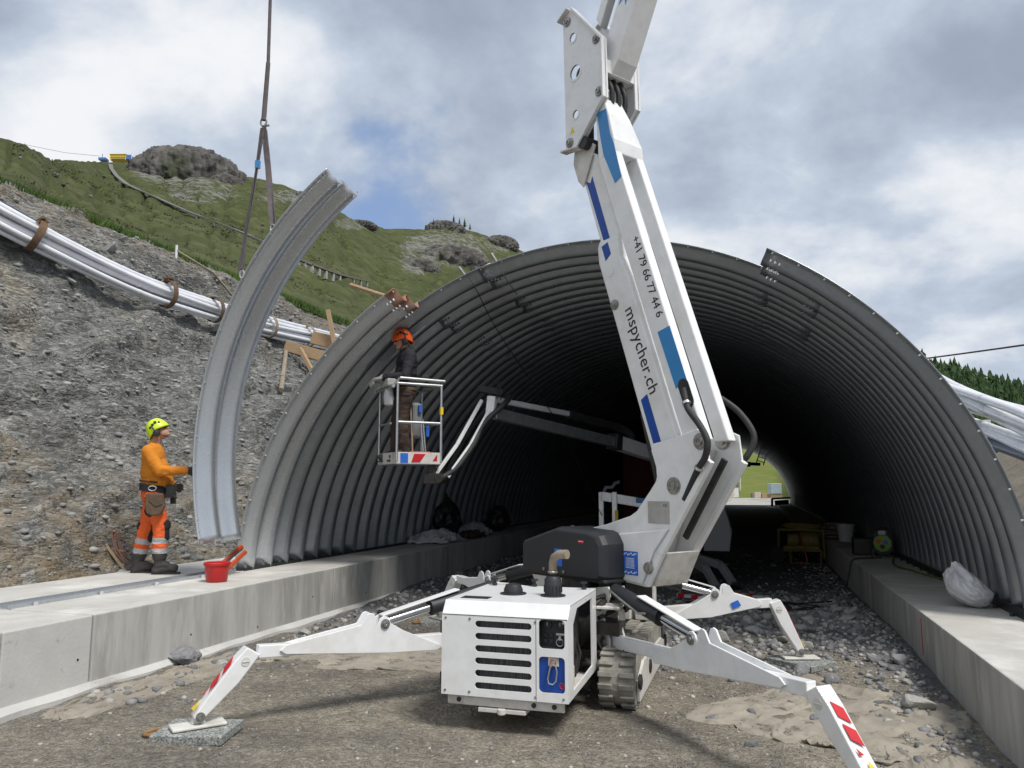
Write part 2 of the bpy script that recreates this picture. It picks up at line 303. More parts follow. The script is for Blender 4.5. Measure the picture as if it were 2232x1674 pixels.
def text(s,size,fr,m,parent,name='lettering',ext=.0008,sx=1.,space=1.):
    cu=bpy.data.curves.new('t','FONT'); cu.body=s; cu.size=size; cu.extrude=ext; cu.align_x='LEFT'; cu.space_character=space; cu.resolution_u=4
    me=curve_mesh(cu,(fr[0],fr[1]*sx,fr[2],fr[3])); me.materials.append(MT[m]); return obj(name,me,parent)
def circ(cx,cy,r,n=20,ry=None): return [(cx+r*math.cos(2*math.pi*i/n),cy+(ry or r)*math.sin(2*math.pi*i/n)) for i in range(n)]
def slot(x0,x1,y,r,n=8): return [(x1-r+r*math.cos(a),y+r*math.sin(a)) for a in np.linspace(-math.pi/2,math.pi/2,n)]+[(x0+r+r*math.cos(a),y+r*math.sin(a)) for a in np.linspace(math.pi/2,3*math.pi/2,n)]
def rrect(x0,y0,x1,y1,r,n=5):
    o=[]
    for cx,cy,a in ((x1-r,y0+r,-90),(x1-r,y1-r,0),(x0+r,y1-r,90),(x0+r,y0+r,180)):
        o+=[(cx+r*math.cos(R_(a+90*i/(n-1))),cy+r*math.sin(R_(a+90*i/(n-1)))) for i in range(n)]
    return o
def plate(outer,holes,th,fr,m,name,parent,bev=0.,smooth=False):   # flat plate with real holes; front face at frame y=-th/2
    from mathutils.geometry import tessellate_polygon
    L_=[outer]+holes; tris=tessellate_polygon([[Vector((a,b,0)) for a,b in q] for q in L_]); P=[p for q in L_ for p in q]; n=len(P); O,x,y,z=fr
    V=[O+x*a+z*b-y*th/2 for a,b in P]+[O+x*a+z*b+y*th/2 for a,b in P]; F=[]
    for t in tris:
        (ax,ay),(bx,by),(cx_,cy_)=P[t[0]],P[t[1]],P[t[2]]; f=tuple(t) if (bx-ax)*(cy_-ay)-(cx_-ax)*(by-ay)>0 else tuple(t)[::-1]
        F.append(f); F.append(tuple(i+n for i in f[::-1]))
    o=0
    for k,q in enumerate(L_):
        l=len(q); A=sum(q[i][0]*q[(i+1)%l][1]-q[(i+1)%l][0]*q[i][1] for i in range(l)); fl=(A>0)==(k==0)
        for i in range(l): a,b=o+i,o+(i+1)%l; F.append((a,a+n,b+n,b) if fl else (b,b+n,a+n,a))
        o+=l
    return obj(name,_mesh(name,V,F,m),parent,bev)
def grid(nu,nv,fn):
    V=fn; F=[(i*nv+j,i*nv+j+1,(i+1)*nv+j+1,(i+1)*nv+j) for i in range(nu-1) for j in range(nv-1)]; return F
def sheet(name,X,Y,Z,m,parent=None,smooth=True,attr=None,solid=0.,flip=False):
    nu,nv=X.shape; n=nu*nv; co=np.stack([X,Y,Z],-1).reshape(-1,3); i=np.arange(nu-1)[:,None]*nv+np.arange(nv-1)[None]; i=i.ravel()
    q=np.stack([i,i+1,i+nv+1,i+nv],-1) if flip else np.stack([i,i+nv,i+nv+1,i+1],-1)
    me=bpy.data.meshes.new(name); me.vertices.add(n); me.vertices.foreach_set('co',co.ravel()); k=len(q)
    me.loops.add(k*4); me.loops.foreach_set('vertex_index',q.ravel().astype(np.int32)); me.polygons.add(k)
    me.polygons.foreach_set('loop_start',(np.arange(k)*4).astype(np.int32)); me.polygons.foreach_set('use_smooth',np.ones(k,bool)*smooth); me.update(); me.validate()
    if attr is not None:
        a=me.attributes.new('rock','FLOAT','POINT'); a.data.foreach_set('value',np.asarray(attr,float).ravel())
    me.materials.append(MT[m]); return obj(name,me,parent,solid=solid)
RNG=random.Random(7); NR=np.random.default_rng(11)
def rockmesh(seed,sub=2,flat=.7,rough=.28,m='stone'):
    bm=bmesh.new(); bmesh.ops.create_icosphere(bm,subdivisions=sub,radius=1.); c=np.array([v.co[:] for v in bm.verts])
    n=vn(c*1.1+seed*9.1,seed); n2=vn(c*2.7+seed*3.3,seed+5); c=c*(1+rough*n+rough*.45*n2)[:,None]
    g=np.random.default_rng(seed)
    for k in range(7):   # cleave flat facets
        d=g.normal(size=3); d/=np.linalg.norm(d); h=.62+.2*g.random(); e=np.maximum(c@d-h,0); c=c-e[:,None]*d*.92
    c=c*np.array([1.,.8+.2*g.random(),flat])
    for v,q in zip(bm.verts,c): v.co=q
    me=bpy.data.meshes.new('stone'); bm.to_mesh(me); bm.free(); me.materials.append(MT[m]); return me
def scatter(name,pos,size,m,label,cat,seed=3,sub=1,parent=None,flat=.7):   # many small stones as one joined object
    vs=[];fs=[];b=0; base=[]
    for k in range(6):
        me=rockmesh(seed+k,sub,flat,m=m[0] if isinstance(m,(list,tuple)) else m); base.append((np.array([v.co[:] for v in me.vertices]),np.array([p.vertices[:] for p in me.polygons]))); bpy.data.meshes.remove(me)
    g=np.random.default_rng(seed); mi=[]
    for p,s in zip(pos,size):
        c,f=base[g.integers(6)]; a=g.random()*6.28; ca,sa=math.cos(a),math.sin(a); M_=np.array([[ca,-sa,0],[sa,ca,0],[0,0,1]]); t=g.normal()*.3; M2=np.array([[1,0,0],[0,math.cos(t),-math.sin(t)],[0,math.sin(t),math.cos(t)]])
        vs.append((c*s)@M2.T@M_.T+np.asarray(p)); fs.append(f+b); b+=len(c); mi.append(np.full(len(f),g.integers(len(m)) if isinstance(m,(list,tuple)) else 0))
    V=np.concatenate(vs); F=np.concatenate(fs); me=bpy.data.meshes.new(name); me.vertices.add(len(V)); me.vertices.foreach_set('co',V.ravel()); k=len(F)
    me.loops.add(k*3); me.loops.foreach_set('vertex_index',F.ravel().astype(np.int32)); me.polygons.add(k); me.polygons.foreach_set('loop_start',(np.arange(k)*3).astype(np.int32)); me.update(); me.validate()
    for q in (m if isinstance(m,(list,tuple)) else [m]): me.materials.append(MT[q])
    me.polygons.foreach_set('material_index',np.concatenate(mi).astype(np.int32))
    return tag(obj(name,me,parent),label,cat,kind='stuff')
# ================================================================== SETTING
XC,ZC,RT=-1.93,.41,4.45; Y0=8.6; PCH=.385; RING=2*PCH; NRING=69; YEND=Y0+RING*NRING
FLX,FRX=-5.40,1.58; FLZ,FRZ=.72,.52      # inner faces and tops of the two footings
def gz(x,y):
    x=np.asarray(x,float); y=np.asarray(y,float); s=x.shape
    b=.035-.018*(np.clip(x,-6,2)+1.9)+.0068*np.clip(y-20,0,45)
    q=p3(x,y).reshape(-1,3)
    n=.030*fbm(q*.9,3,1)+.016*fbm(q*3.1,3,2)+.008*fbm(q*9.,2,3)
    lane=np.exp(-((np.asarray(x)+1.9)/2.6)**2); 
    heap=.10*np.exp(-((x-.2)/1.1)**2-((y-11.2)/2.0)**2)+.10*np.exp(-((x-1.2)/.5)**2-((y-10.5)/2.5)**2)+.13*np.exp(-((x+5.2)/.5)**2)*np.clip((y-9)/3,0,1)
    return b+n.reshape(s)*(1.1-.45*lane)+heap
def lines(*seg):
    o=[]
    for a,b,d in seg: o+=list(np.arange(a,b-1e-6,d))
    return np.array(sorted(set(np.round(o,3))))
gx=np.concatenate([[-3000,-700,-200,-60,-25,-12,-8,-6.2],lines((-5.8,-4.9,.03),(-4.9,1.0,.045),(1.0,1.96,.03)),[2.3,3,4,6,10,25,60,200,700,3000]])
gy=np.concatenate([[-300,-60,-15,-5,-2],lines((-1,3.5,.2),(3.5,9,.04),(9,14,.07),(14,24,.15),(24,64,.6)),[66,70,78,90,110,160,300,800,3000]])
GX,GY=np.meshgrid(gx,gy,indexing='ij')
gr_=np.clip((GY-8.9+1.0*fbm(p3(GX,GY).reshape(-1,3)*.8,3,71).reshape(GX.shape)+.35*np.clip(GX+1.2,0,3))/1.2,0,1)*.75+.45*np.exp(-((GX+5.2)/.35)**2)+.5*np.exp(-((GX-1.5)/.35)**2)
tag(sheet('ground',GX,GY,gz(GX,GY),'dirt',attr=gr_),'grey brown compacted earth and gravel floor running into the tunnel','ground',kind='structure')
# ---- left cutting slope
ny,nv_=520,150
u_=np.linspace(-6,40,ny); v_=np.linspace(-.03,1,nv_); U,V=np.meshgrid(u_,v_,indexing='ij')
SX=-7.72-7.9*V; SZ=.60+7.8*V
def slope_d(U,V):
    a=V*11.; q=np.stack([U*.9+a*.55,a*1.0-U*.35,U*0],-1).reshape(-1,3); s=U.shape
    d=.42*fbm(q*np.array([.16,.55,1]),4,21).reshape(s)
    r=(1-np.abs(fbm(q*np.array([.32,1.05,1])+4.,4,23)))**3; d=d+.34*(r.reshape(s)-.45)
    d=d+.15*fbm(q*1.5,4,25).reshape(s)+.06*fbm(q*5.,3,27).reshape(s)
    return d*np.clip((V+.0)*9,0,1)*(1-.55*np.clip((V-.85)/.15,0,1))
SD=slope_d(U,V)
tag(sheet('embankment',SX+SD*.70,U,SZ+SD*.70,'scree',flip=True,attr=.42*np.exp(-(np.maximum(V-.02,0)/.16)**2)+.95*np.exp(-((U-6.9)/.8)**2-((V-.235)/.05)**2)+.35*np.exp(-((V-.97)/.09)**2)),'steep dark grey shale cutting rising left of the tunnel','embankment',kind='structure')
def on_slope(y,v):
    d=float(slope_d(np.array([[y]]),np.array([[v]]))[0,0]); return np.array([-7.72-7.9*v+d*.7,y,.60+7.8*v+d*.7])
g=np.random.default_rng(5); ps=[];ss=[]
yy=g.uniform(2,32,13000); vv=g.random(13000)**1.0*.97; dd=slope_d(yy[:,None],vv[:,None])[:,0]
for y,v,d in zip(yy,vv,dd): ps.append((-7.72-7.9*v+d*.7,y,.60+7.8*v+d*.7)); ss.append(.018+.075*g.random()**5+.012*(y/30))
scatter('scree_stones',ps,ss,['scree_stone','scree_stone','scree_pale'],'loose shale fragments littering the dark cutting','scree',seed=40,sub=1,flat=.45)
for i in range(46):
    y=g.uniform(5,24); v=g.uniform(.03,.9); s=.07+.16*g.random()**2.2; me=rockmesh(60+i%9,2,.42,.3,m='scree_pale' if i%3 else 'scree_stone')
    o=bpy.data.objects.new('rock',me); o.location=on_slope(y,v)+np.array([.03,0,.03]); o.rotation_euler=(g.normal()*.3,-.75+g.normal()*.2,g.random()*6); o.scale=(s*1.3,s,s); COL.objects.link(o)
    tag(o,'slab of pale shale lying loose on the dark cutting','rock','shale slabs on the cutting')
# ---- hills behind the cutting
SKY=np.array([(-900,60),(-300,215),(0,302),(40,322),(75,341),(200,347),(300,350),(430,362),(470,374),(545,387),(600,402),(640,417),(700,445),(770,483),(830,497),(925,500),(990,492),(1060,514),(1140,548),(1250,600),(1400,700),(1700,900)],float)
RID=np.array([(-900,120),(0,230),(75,320),(200,560),(300,600),(545,560),(700,560),(830,700),(990,780),(1700,900)],float)
def hill_par(px):
    h=ray(px,837.); hx,hy=h[0],h[1]; n=math.hypot(hx,hy); hx/=n; hy/=n
    ys=np.interp(px,SKY[:,0],SKY[:,1]); q=ray(px,ys); E=q[2]/math.hypot(q[0],q[1])
    r0=min(15.55/max(-hx,.01),60.); z0=8.35 if r0<60 else 8.35*max(0,1-(px-1250)/300.); E0=(z0-1.8)/r0
    E0=min(E0,E-.02); Rr=np.interp(px,RID[:,0],RID[:,1]); return hx,hy,E,E0,r0,Rr
def hillz(px,r):
    hx,hy,E,E0,r0,Rr=hill_par(px); t=np.clip((r-r0)/(Rr-r0),0,1)**(1/.85); e=E0+(E-E0)*t**.9
    q=np.array([[hx*r/55.,hy*r/55.,0]]); return 1.8+r*e+float(fbm(q,4,31)[0])*min(r,400)*.022*4*t*(1-t)
def hill_xyz(px,r=None,t=None,dr=None):   # many points at once
    px=np.asarray(px,float); H=_f[None]+((px-1116)/FPX)[:,None]*_r; n=np.hypot(H[:,0],H[:,1]); hx,hy=H[:,0]/n,H[:,1]/n
    Q=H-((np.interp(px,SKY[:,0],SKY[:,1])-837)/FPX)[:,None]*_u; E=Q[:,2]/np.hypot(Q[:,0],Q[:,1])
    r0=np.minimum(15.55/np.maximum(-hx,.01),60.); z0=np.where(r0<60,8.35,8.35*np.maximum(0,1-(px-1250)/300.)); E0=np.minimum((z0-1.8)/r0,E-.02); Rr=np.interp(px,RID[:,0],RID[:,1])
    if t is not None: r=r0+(Rr-r0)*t**.85
    if dr is not None: r=r0+dr
    tt=np.clip((r-r0)/(Rr-r0),0,1)**(1/.85); e=E0+(E-E0)*tt**.9; q=np.stack([hx*r/55.,hy*r/55.,0*r],-1)
    return np.stack([hx*r,hy*r,1.8+r*e+fbm(q,4,31)*np.minimum(r,400)*.022*4*tt*(1-tt)],-1),r
cols=np.concatenate([np.arange(-880,-100,30),np.arange(-100,1240,5),np.arange(1240,1560,20)]).astype(float)
T=np.concatenate([np.linspace(0,1,190),[1.03,1.08]]); HX=np.zeros((len(cols),len(T))); HY=HX.copy(); HZ=HX.copy()
for i,px in enumerate(cols):
    hx,hy,E,E0,r0,Rr=hill_par(px); t=np.minimum(T,1); r=r0+(Rr-r0)*t**.85+np.maximum(T-1,0)*Rr*2; e=E0+(E-E0)*t**.9
    q=np.stack([hx*r/55,hy*r/55,0*r],-1); z=1.8+r*e+fbm(q,4,31)*np.minimum(r,400)*.022*4*t*(1-t); z=z-np.maximum(T-1,0)*Rr*.9
    gl=1-np.abs(fbm(np.stack([np.full_like(r,px/46.)+fbm(q*1.5,2,39)*.5,r/260.,0*r],-1),3,35)); z=z-(gl**6)*np.minimum(r,350)*.012*np.clip(t*5,0,1)*np.clip((1-t)*5,0,1)+fbm(q*9,4,33)*.9*np.minimum(r/200,1)
    HX[i],HY[i],HZ[i]=hx*r,hy*r,z
P=np.stack([HX,HY,HZ],-1)-EYE; dz=P@_f; PXX=1116+FPX*(P@_r)/dz; PYY=837-FPX*(P@_u)/dz
rk=np.zeros_like(HX)
for cx,cy,rx,ry,k in [(375,360,110,48,.55),(440,415,95,36,.47),(385,395,60,16,.5),(620,428,70,16,.5),(770,487,50,16,.5),(965,545,110,48,.5),(920,575,55,24,.52),(960,492,50,22,.4),(1085,530,60,24,.45),(240,385,18,30,.30),(640,590,60,12,.34)]:
    d=((PXX-cx)/rx)**2+((PYY-cy)/ry)**2; rk=np.maximum(rk,k*np.clip(1.5-d,0,1))
rk=rk+.17*np.clip(fbm(np.stack([HX/30,HY/30,HZ/12],-1).reshape(-1,3),4,37).reshape(HX.shape)*2-.35,0,1)
# bare track worn into the grass
tag(sheet('hillside',HX,HY,HZ,'meadow',attr=rk,flip=True),'green alpine mountainside with bare rock bands behind the cutting','hillside',kind='structure')
def surf(px,py,h=0.):
    hx,hy,E,E0,r0,Rr=hill_par(px); q=ray(px,py); e=q[2]/math.hypot(q[0],q[1]); rs=np.linspace(Rr,r0,600); P_,_=hill_xyz(np.full(600,float(px)),r=rs); k=np.argmax(1.8+rs*e-P_[:,2]>=h); r=float(rs[k])
    return np.array([hx*r,hy*r,1.8+r*e]),r
def outcrop(px,py,wp,hp,seed,label,dk=.5,sink=.35):
    p,r=surf(px,py); k=r/FPX; W,H=wp*k,hp*k; bm=bmesh.new(); bmesh.ops.create_icosphere(bm,subdivisions=6,radius=1.)
    c=np.array([v.co[:] for v in bm.verts]); fl=1-2*np.abs(fbm(c*np.array([4,4,.9])+seed,5,seed)); big=fbm(c*1.7+seed*2.,3,seed+3); fine=fbm(c*np.array([13,13,5]),4,seed+7); up_k=np.clip(1.1-c[:,2]*1.1,.30,1)
    c=c*(1+.30*fl*up_k+.18*big+.17*fine*up_k)[:,None]; az=math.atan2(p[0],p[1]); ca,sa=math.cos(-az),math.sin(-az)
    c=c*np.array([W/2,W*dk/2,H]); c=np.stack([c[:,0]*ca-c[:,1]*sa,c[:,0]*sa+c[:,1]*ca,c[:,2]],-1)
    for v,q in zip(bm.verts,c): v.co=q
    me=bpy.data.meshes.new('rock_outcrop'); bm.to_mesh(me); bm.free(); me.materials.append(MT['cliff']); me.materials.append(MT['turf'])
    for pg in me.polygons:
        if pg.normal.z>.80: pg.material_index=1
    me.polygons.foreach_set('use_smooth',[True]*len(me.polygons))
    o=bpy.data.objects.new('rock_outcrop',me); o.location=p+np.array([0,0,-H*sink]); COL.objects.link(o); tag(o,label,'outcrop',kind='structure')
outcrop(392,375,182,60,3,'grey domed cliff on the skyline right of the yellow building',.45,.1)
outcrop(470,392,60,22,5,'low rock shoulder at the right foot of the domed cliff')
outcrop(975,560,150,40,7,'broken grey rock band below the second summit',.4)
outcrop(905,580,90,26,9,'jumbled boulder face at the left end of the rock band',.4)
outcrop(965,497,75,20,11,'squat rock cap on the second summit with a few firs',.5,.2)
outcrop(1085,530,75,20,13,'rock tooth on the ridge just above the tunnel arch',.5,.2)
outcrop(650,428,75,15,15,'thin rock ledge on the ridge behind the hanging plate',.5)
outcrop(775,487,60,12,17,'small ridge rocks right of the hanging plate',.5)
hb=np.random.default_rng(8)
ps,rr_=hill_xyz(hb.uniform(-20,1150,420),t=hb.uniform(.25,.98,420)**.7); ss=(.18+.8*hb.random(420)**4)*np.minimum(1,rr_/250)
scatter('hill_boulders',ps,ss,['cliff','stone','cliff'],'small boulders strewn over the green mountainside','boulders',seed=140,sub=1,flat=.6)
ps,rr_=hill_xyz(hb.uniform(-20,1150,6000),t=hb.uniform(.10,.97,6000)); ok=fbm(ps/40.+3,2,81)>.02; ps=ps[ok]; rr_=rr_[ok]; V=[];F=[]
for c_,r in zip(ps,rr_):
    s_=(.35+.7*hb.random())*min(1,r/300)
    for k in range(6):
        q=c_+hb.normal(size=3)*np.array([s_,s_,.2*s_]); b=len(V); m_=hb.normal(size=(3,3))*.30*s_; V+=[q+m_[0],q+m_[1],q+m_[2]]; F.append((b,b+1,b+2))
tag(obj('alpine_shrubs',_mesh('alpine_shrubs',V,F,'turf')),'low alpine shrubs and tussocks dotting the mountainside','shrubs',kind='stuff')
# ---- grass along the top of the cutting
bv=[];bf=[]; ng=15000; dr_=-.25+np.abs(g.normal(size=ng))*np.where(np.arange(ng)%3>0,2.6,.7); gp,_=hill_xyz(g.uniform(-60,800,ng),dr=np.maximum(dr_,0)); dirs=gp[:,:2]/np.linalg.norm(gp[:,:2],axis=1)[:,None]; gp[:,:2]+=dirs*np.minimum(dr_,0)[:,None]
for x,y,z in gp:
    h=.05+.16*g.random(); a=g.random()*6.28; dx,dy=.03*math.cos(a),.03*math.sin(a); l=g.normal(size=2)*.08; b=len(bv)
    bv+=[(x-dx,y-dy,z-.15),(x+dx,y+dy,z-.15),(x+l[0],y+l[1],z+h)]; bf.append((b,b+1,b+2))
tag(obj('grass',_mesh('grass',bv,bf,'grass_blade')),'bright green grass fringe along the crest of the cutting','grass',kind='stuff')
# ---- ground to the right of the tunnel
X_,Y_=np.meshgrid(np.linspace(2.35,30,110),np.concatenate([np.linspace(1,30,150),np.linspace(31,70,40)]),indexing='ij')
ez=.05+np.clip(X_-3.3,0,5.3)*.56+np.clip(X_-8.6,0,30)*.03; q=p3(X_,Y_,0.).reshape(-1,3); ez=ez+(.30*fbm(q*.5,4,41)+.10*fbm(q*2.,3,43)).reshape(X_.shape)*np.clip((X_-2.4)*.7,0,1)
tag(sheet('earth_bank',X_,Y_,ez,'earth_far'),'bare brown earth bank to the right of the tunnel','earth bank',kind='structure')
# ---- wooded hill on the right
SK2=np.array([(1700,730),(2030,812),(2110,842),(2232,878),(2600,960),(3200,1020)],float); c2=np.arange(1760,3200,14.); T2=np.concatenate([np.linspace(0,1,60),[1.1]])
FX=np.zeros((len(c2),len(T2)));FY=FX.copy();FZ=FX.copy()
def fpar(px): q=ray(px,np.interp(px,SK2[:,0],SK2[:,1])); n=math.hypot(q[0],q[1]); return q[0]/n,q[1]/n,q[2]/n
def fh(px,t):
    hx,hy,E=fpar(px); r=50+170*t; e=-.008+(E+.008)*t**.8; return np.array([hx*r,hy*r,1.8+r*e])
for i,px in enumerate(c2):
    for j,t in enumerate(T2):
        p=fh(px,min(t,1)); 
        if t>1: p=p*np.array([1.2,1.2,.8])
        FX[i,j],FY[i,j],FZ[i,j]=p
tag(sheet('wooded_hill',FX,FY,FZ+fbm(p3(FX/9,FY/9).reshape(-1,3),3,51).reshape(FX.shape)*.5,'meadow_far',attr=np.zeros_like(FX),flip=True),'green hill to the right that carries the fir wood','hill',kind='structure')
def conifer(V,F,p,h,wd,gg,lay=7,seg=9):
    for k in range(lay):
        t=k/lay; zb=h*(.10+.9*t); rr=wd*(1-t)**.8*(.8+.4*gg.random()); zt=zb+h*.9/lay*1.7
        for j in range(seg):
            if gg.random()<.13: continue
            a=6.283*(j+gg.random()*.8)/seg; r=rr*(.55+.6*gg.random()); da=.42; b=len(V); dr=h*.05*gg.random()
            V+= [(p[0]+r*math.cos(a-da)*.8,p[1]+r*math.sin(a-da)*.8,p[2]+zb-dr),(p[0]+r*math.cos(a)*1.1,p[1]+r*math.sin(a)*1.1,p[2]+zb-dr*2),(p[0]+r*math.cos(a+da)*.8,p[1]+r*math.sin(a+da)*.8,p[2]+zb-dr),(p[0]+.05*gg.normal(),p[1]+.05*gg.normal(),p[2]+zt)]
            F+=[(b,b+1,b+3),(b+1,b+2,b+3)]
    b=len(V); V+=[(p[0]-.12,p[1],p[2]-.5),(p[0]+.12,p[1],p[2]-.5),(p[0],p[1]+.12,p[2]+h*.6)]; F.append((b,b+1,b+2))
V=[];F=[]; gf=np.random.default_rng(77)
for i in range(1900):
    px=gf.uniform(1960,2560); t=gf.random()**.5; 
    if t<.45: continue
    conifer(V,F,fh(px,t),gf.uniform(2.8,6.2)*(1 if t>.6 else .6),gf.uniform(1.5,2.8),gf,8,11)
tag(obj('forest',_mesh('forest',V,F,'fir')),'dark fir wood covering the hill to the right','forest',kind='stuff')
V=[];F=[]
for i in range(1500):
    px=gf.uniform(1980,2500); t=gf.random()*.6; conifer(V,F,fh(px,t),gf.uniform(1.2,3.2),gf.uniform(.7,1.3),gf,5,8)
tag(obj('young_wood',_mesh('young_wood',V,F,'young_leaf')),'light green young growth below the fir wood','young trees',kind='stuff')
# firs on the second summit
for px,py,hh in [(985,478,9),(998,482,8),(1010,486,10),(1022,492,7),(940,480,6)]:
    p,r=surf(px,py+9); V=[];F=[]; conifer(V,F,p,hh,hh*.22,gf,6,8); t=thing('fir_tree','small dark fir standing on the second summit','tree',p,'firs on the second summit'); obj('crown',_mesh('crown',V,F,'fir'),t)
    MB().cyl(p-np.array([0,0,1.]),p+np.array([0,0,hh*.4]),.16,.08,6).build('trunk','bark',t)
# ---- beyond the far mouth
X_,Y_=np.meshgrid(np.linspace(-90,38,70),np.linspace(96,330,110),indexing='ij')
mz=.20+np.clip(Y_-100,0,300)*.155+np.clip(Y_-190,0,100)*.1+fbm(p3(X_/14,Y_/14).reshape(-1,3),3,61).reshape(X_.shape)*np.clip((Y_-100)/25,0,1.3)
tag(sheet('far_meadow',X_,Y_,mz,'meadow_far',attr=np.zeros_like(X_)),'sunlit green meadow seen through the far tunnel mouth','meadow',kind='structure')
X_,Y_=np.meshgrid(np.linspace(-30,30,40),np.linspace(63,104,50),indexing='ij'); 
tag(sheet('far_track',X_,Y_,gz(X_,Y_)*0+.36+.02*fbm(p3(X_,Y_).reshape(-1,3),3,63).reshape(X_.shape)+.0*X_,'gravel_far'),'pale gravel track beyond the far tunnel mouth','track',kind='structure')
for (px,w_) in ((1668,7),(1690,6),(1640,6)):
    V=[];F=[]; p=np.array([ (px-1645)/1676*190,190,14.0]); 
    for k in range(260):
        d=gf.normal(size=3)*np.array([w_*.5,2,1.1]); b=len(V); c_=p+d; s=.45; q=gf.normal(size=(3,3))*s; V+=[c_+q[0],c_+q[1],c_+q[2]]; F.append((b,b+1,b+2))
    t=tag(obj('shrub',_mesh('shrub',V,F,'young_leaf')),'dark green shrubs on the meadow beyond the far tunnel mouth','shrub','shrubs beyond the far mouth')
# ================================================================== FOOTINGS
def seg_wall(root,x0,x1,z1,segs,face_x,side):
    for (a,b,m) in segs:
        c=MB(); c.box(((x0+x1)/2,(a+b)/2,(z1-.6)/2),(x1-x0,b-a-.006,z1+.6)); me=c.mesh('footing_block',[m,'concrete_top']); 
        for p in me.polygons:
            if p.normal.z>.5: p.material_index=1
        obj('footing_block',me,root,.012)
fl=thing('concrete_footing','long concrete strip footing on the left with steel channel and standing worker','footing',(-6.5,5,0))
segs=[(0.,2.4,'concrete_new'),(2.4,4.52,'concrete_new'),(4.53,5.36,'concrete_new')]+[(5.37,9.3,'concrete'),(9.31,13.2,'concrete')]+[(13.2+4*k,13.2+4*(k+1),'concrete') for k in range(12)]
seg_wall(fl,-7.76,FLX,FLZ,segs,FLX,1)
c=MB()
ys_=np.linspace(0,13,120); 
for a,b in zip(ys_[:-1],ys_[1:]):
    e1=.06+.018*math.sin(a*3.1)+.02*math.sin(a*7.7); e2=.06+.018*math.sin(b*3.1)+.02*math.sin(b*7.7)
    c.add([(FLX-.05,a,-.3),(FLX-.05,b,-.3),(FLX+e2,b,-.3),(FLX+e1,a,-.3),(FLX-.05,a,.17),(FLX-.05,b,.17),(FLX+.012,b,.168),(FLX+.012,a,.168),(FLX+e1,a,.125),(FLX+e2,b,.125)],[(4,7,6,5),(7,8,9,6),(8,3,2,9)])
c.build('grout_toe','concrete_new',fl)
for (rt_,xx,sg,ys_) in ((fl,FLX,1,np.arange(1.2,22,1.3)),):
    for k,y in enumerate(ys_): MB().lathe([(.010,0),(.010,.003),(.0001,.002)],(xx+.0,y+.2*math.sin(k*5.),.32+.10*math.sin(k*2.3)),(sg,0,0),10).build('tie_hole','rubber',rt_)
c=MB().box((-6.44,(5.35+8.5)/2,FLZ+.006),(.20,8.5-5.35,.016)); c.box((-6.535,(5.35+8.5)/2,FLZ+.02),(.012,3.15,.035)); c.box((-6.345,(5.35+8.5)/2,FLZ+.02),(.012,3.15,.035)); c.build('steel_channel','galv',fl,bev=.002)
c=MB()
for k in range(4): 
    for s in (-.12,.13): c.lathe([(.02,0),(.02,.03),(.012,.035)],(-6.44+s,5.6+.75*k,FLZ),n=8)
c.build('anchor_bolts','bolt',fl)['kind']='stuff'
MB().box((-6.30,(Y0+YEND)/2,FLZ+.02),(.015,YEND-Y0-.02,.04)).box((-6.42,(Y0+YEND)/2,FLZ+.012),(.14,YEND-Y0-.02,.02)).build('base_angle','dark_steel',fl)
fr_=thing('concrete_footing','concrete strip footing on the right with a red paint mark','footing',(2.2,5,0))
segs=[(-1,4.2,'concrete'),(4.21,8.1,'concrete'),(8.11,11.4,'concrete')]+[(11.41,15.0,'concrete')]+[(15+4*k,15+4*(k+1),'concrete') for k in range(12)]
seg_wall(fr_,FRX,2.95,FRZ,segs,FRX,-1)
MB().box((FRX-.003,9.05,.27),(.004,.022,.36)).build('paint_mark','red',fr_)
MB().box((2.44,(Y0+YEND)/2,FRZ+.045),(.02,YEND-Y0-.02,.09)).box((2.52,(Y0+YEND)/2,FRZ+.012),(.16,YEND-Y0-.02,.02)).build('base_angle','dark_steel',fr_)
c=MB()
for k in range(40): c.lathe([(.022,0),(.022,.03),(.012,.036)],(2.39,Y0+.4+k*.55,FRZ),n=8)
c.build('anchor_bolts','dark_steel',fr_)['kind']='stuff'
MB().box((-1.0,5.5,0),(.1,.1,.1)) if False else None
# ================================================================== TUNNEL
tun=thing('corrugated_steel_tunnel','large corrugated steel arch tunnel of bolted plates on concrete footings','tunnel',(XC,Y0,0))
def prof(y,amp=.072): return amp*math.tanh(1.35*math.cos(2*math.pi*y/PCH))/math.tanh(1.35)
def plate_mesh(a0,a1,dr,name,mats,ns=10,step=2.,rad=RT,length=RING,oy=0.,cen=(XC,ZC),tint=None):
    ysn=[length*i/(2*ns) for i in range(2*ns+1)]; na=max(2,int(abs(a1-a0)/step)+1); an=np.linspace(R_(a0),R_(a1),na); V=[];F=[]
    for a in an:
        for y in ysn: r=rad+dr+prof(y); V.append((cen[0]+r*math.cos(a),oy+y,cen[1]+r*math.sin(a)))
    n=len(ysn)
    for i in range(na-1): F+=[(i*n+j,i*n+j+1,(i+1)*n+j+1,(i+1)*n+j) for j in range(n-1)]
    me=_mesh(name,V,F,mats,True)
    if tint:
        for p in me.polygons:
            a=math.degrees(math.atan2(p.center.z-cen[1],p.center.x-cen[0]))
            if abs(a-tint)<4.5: p.material_index=1
    return me
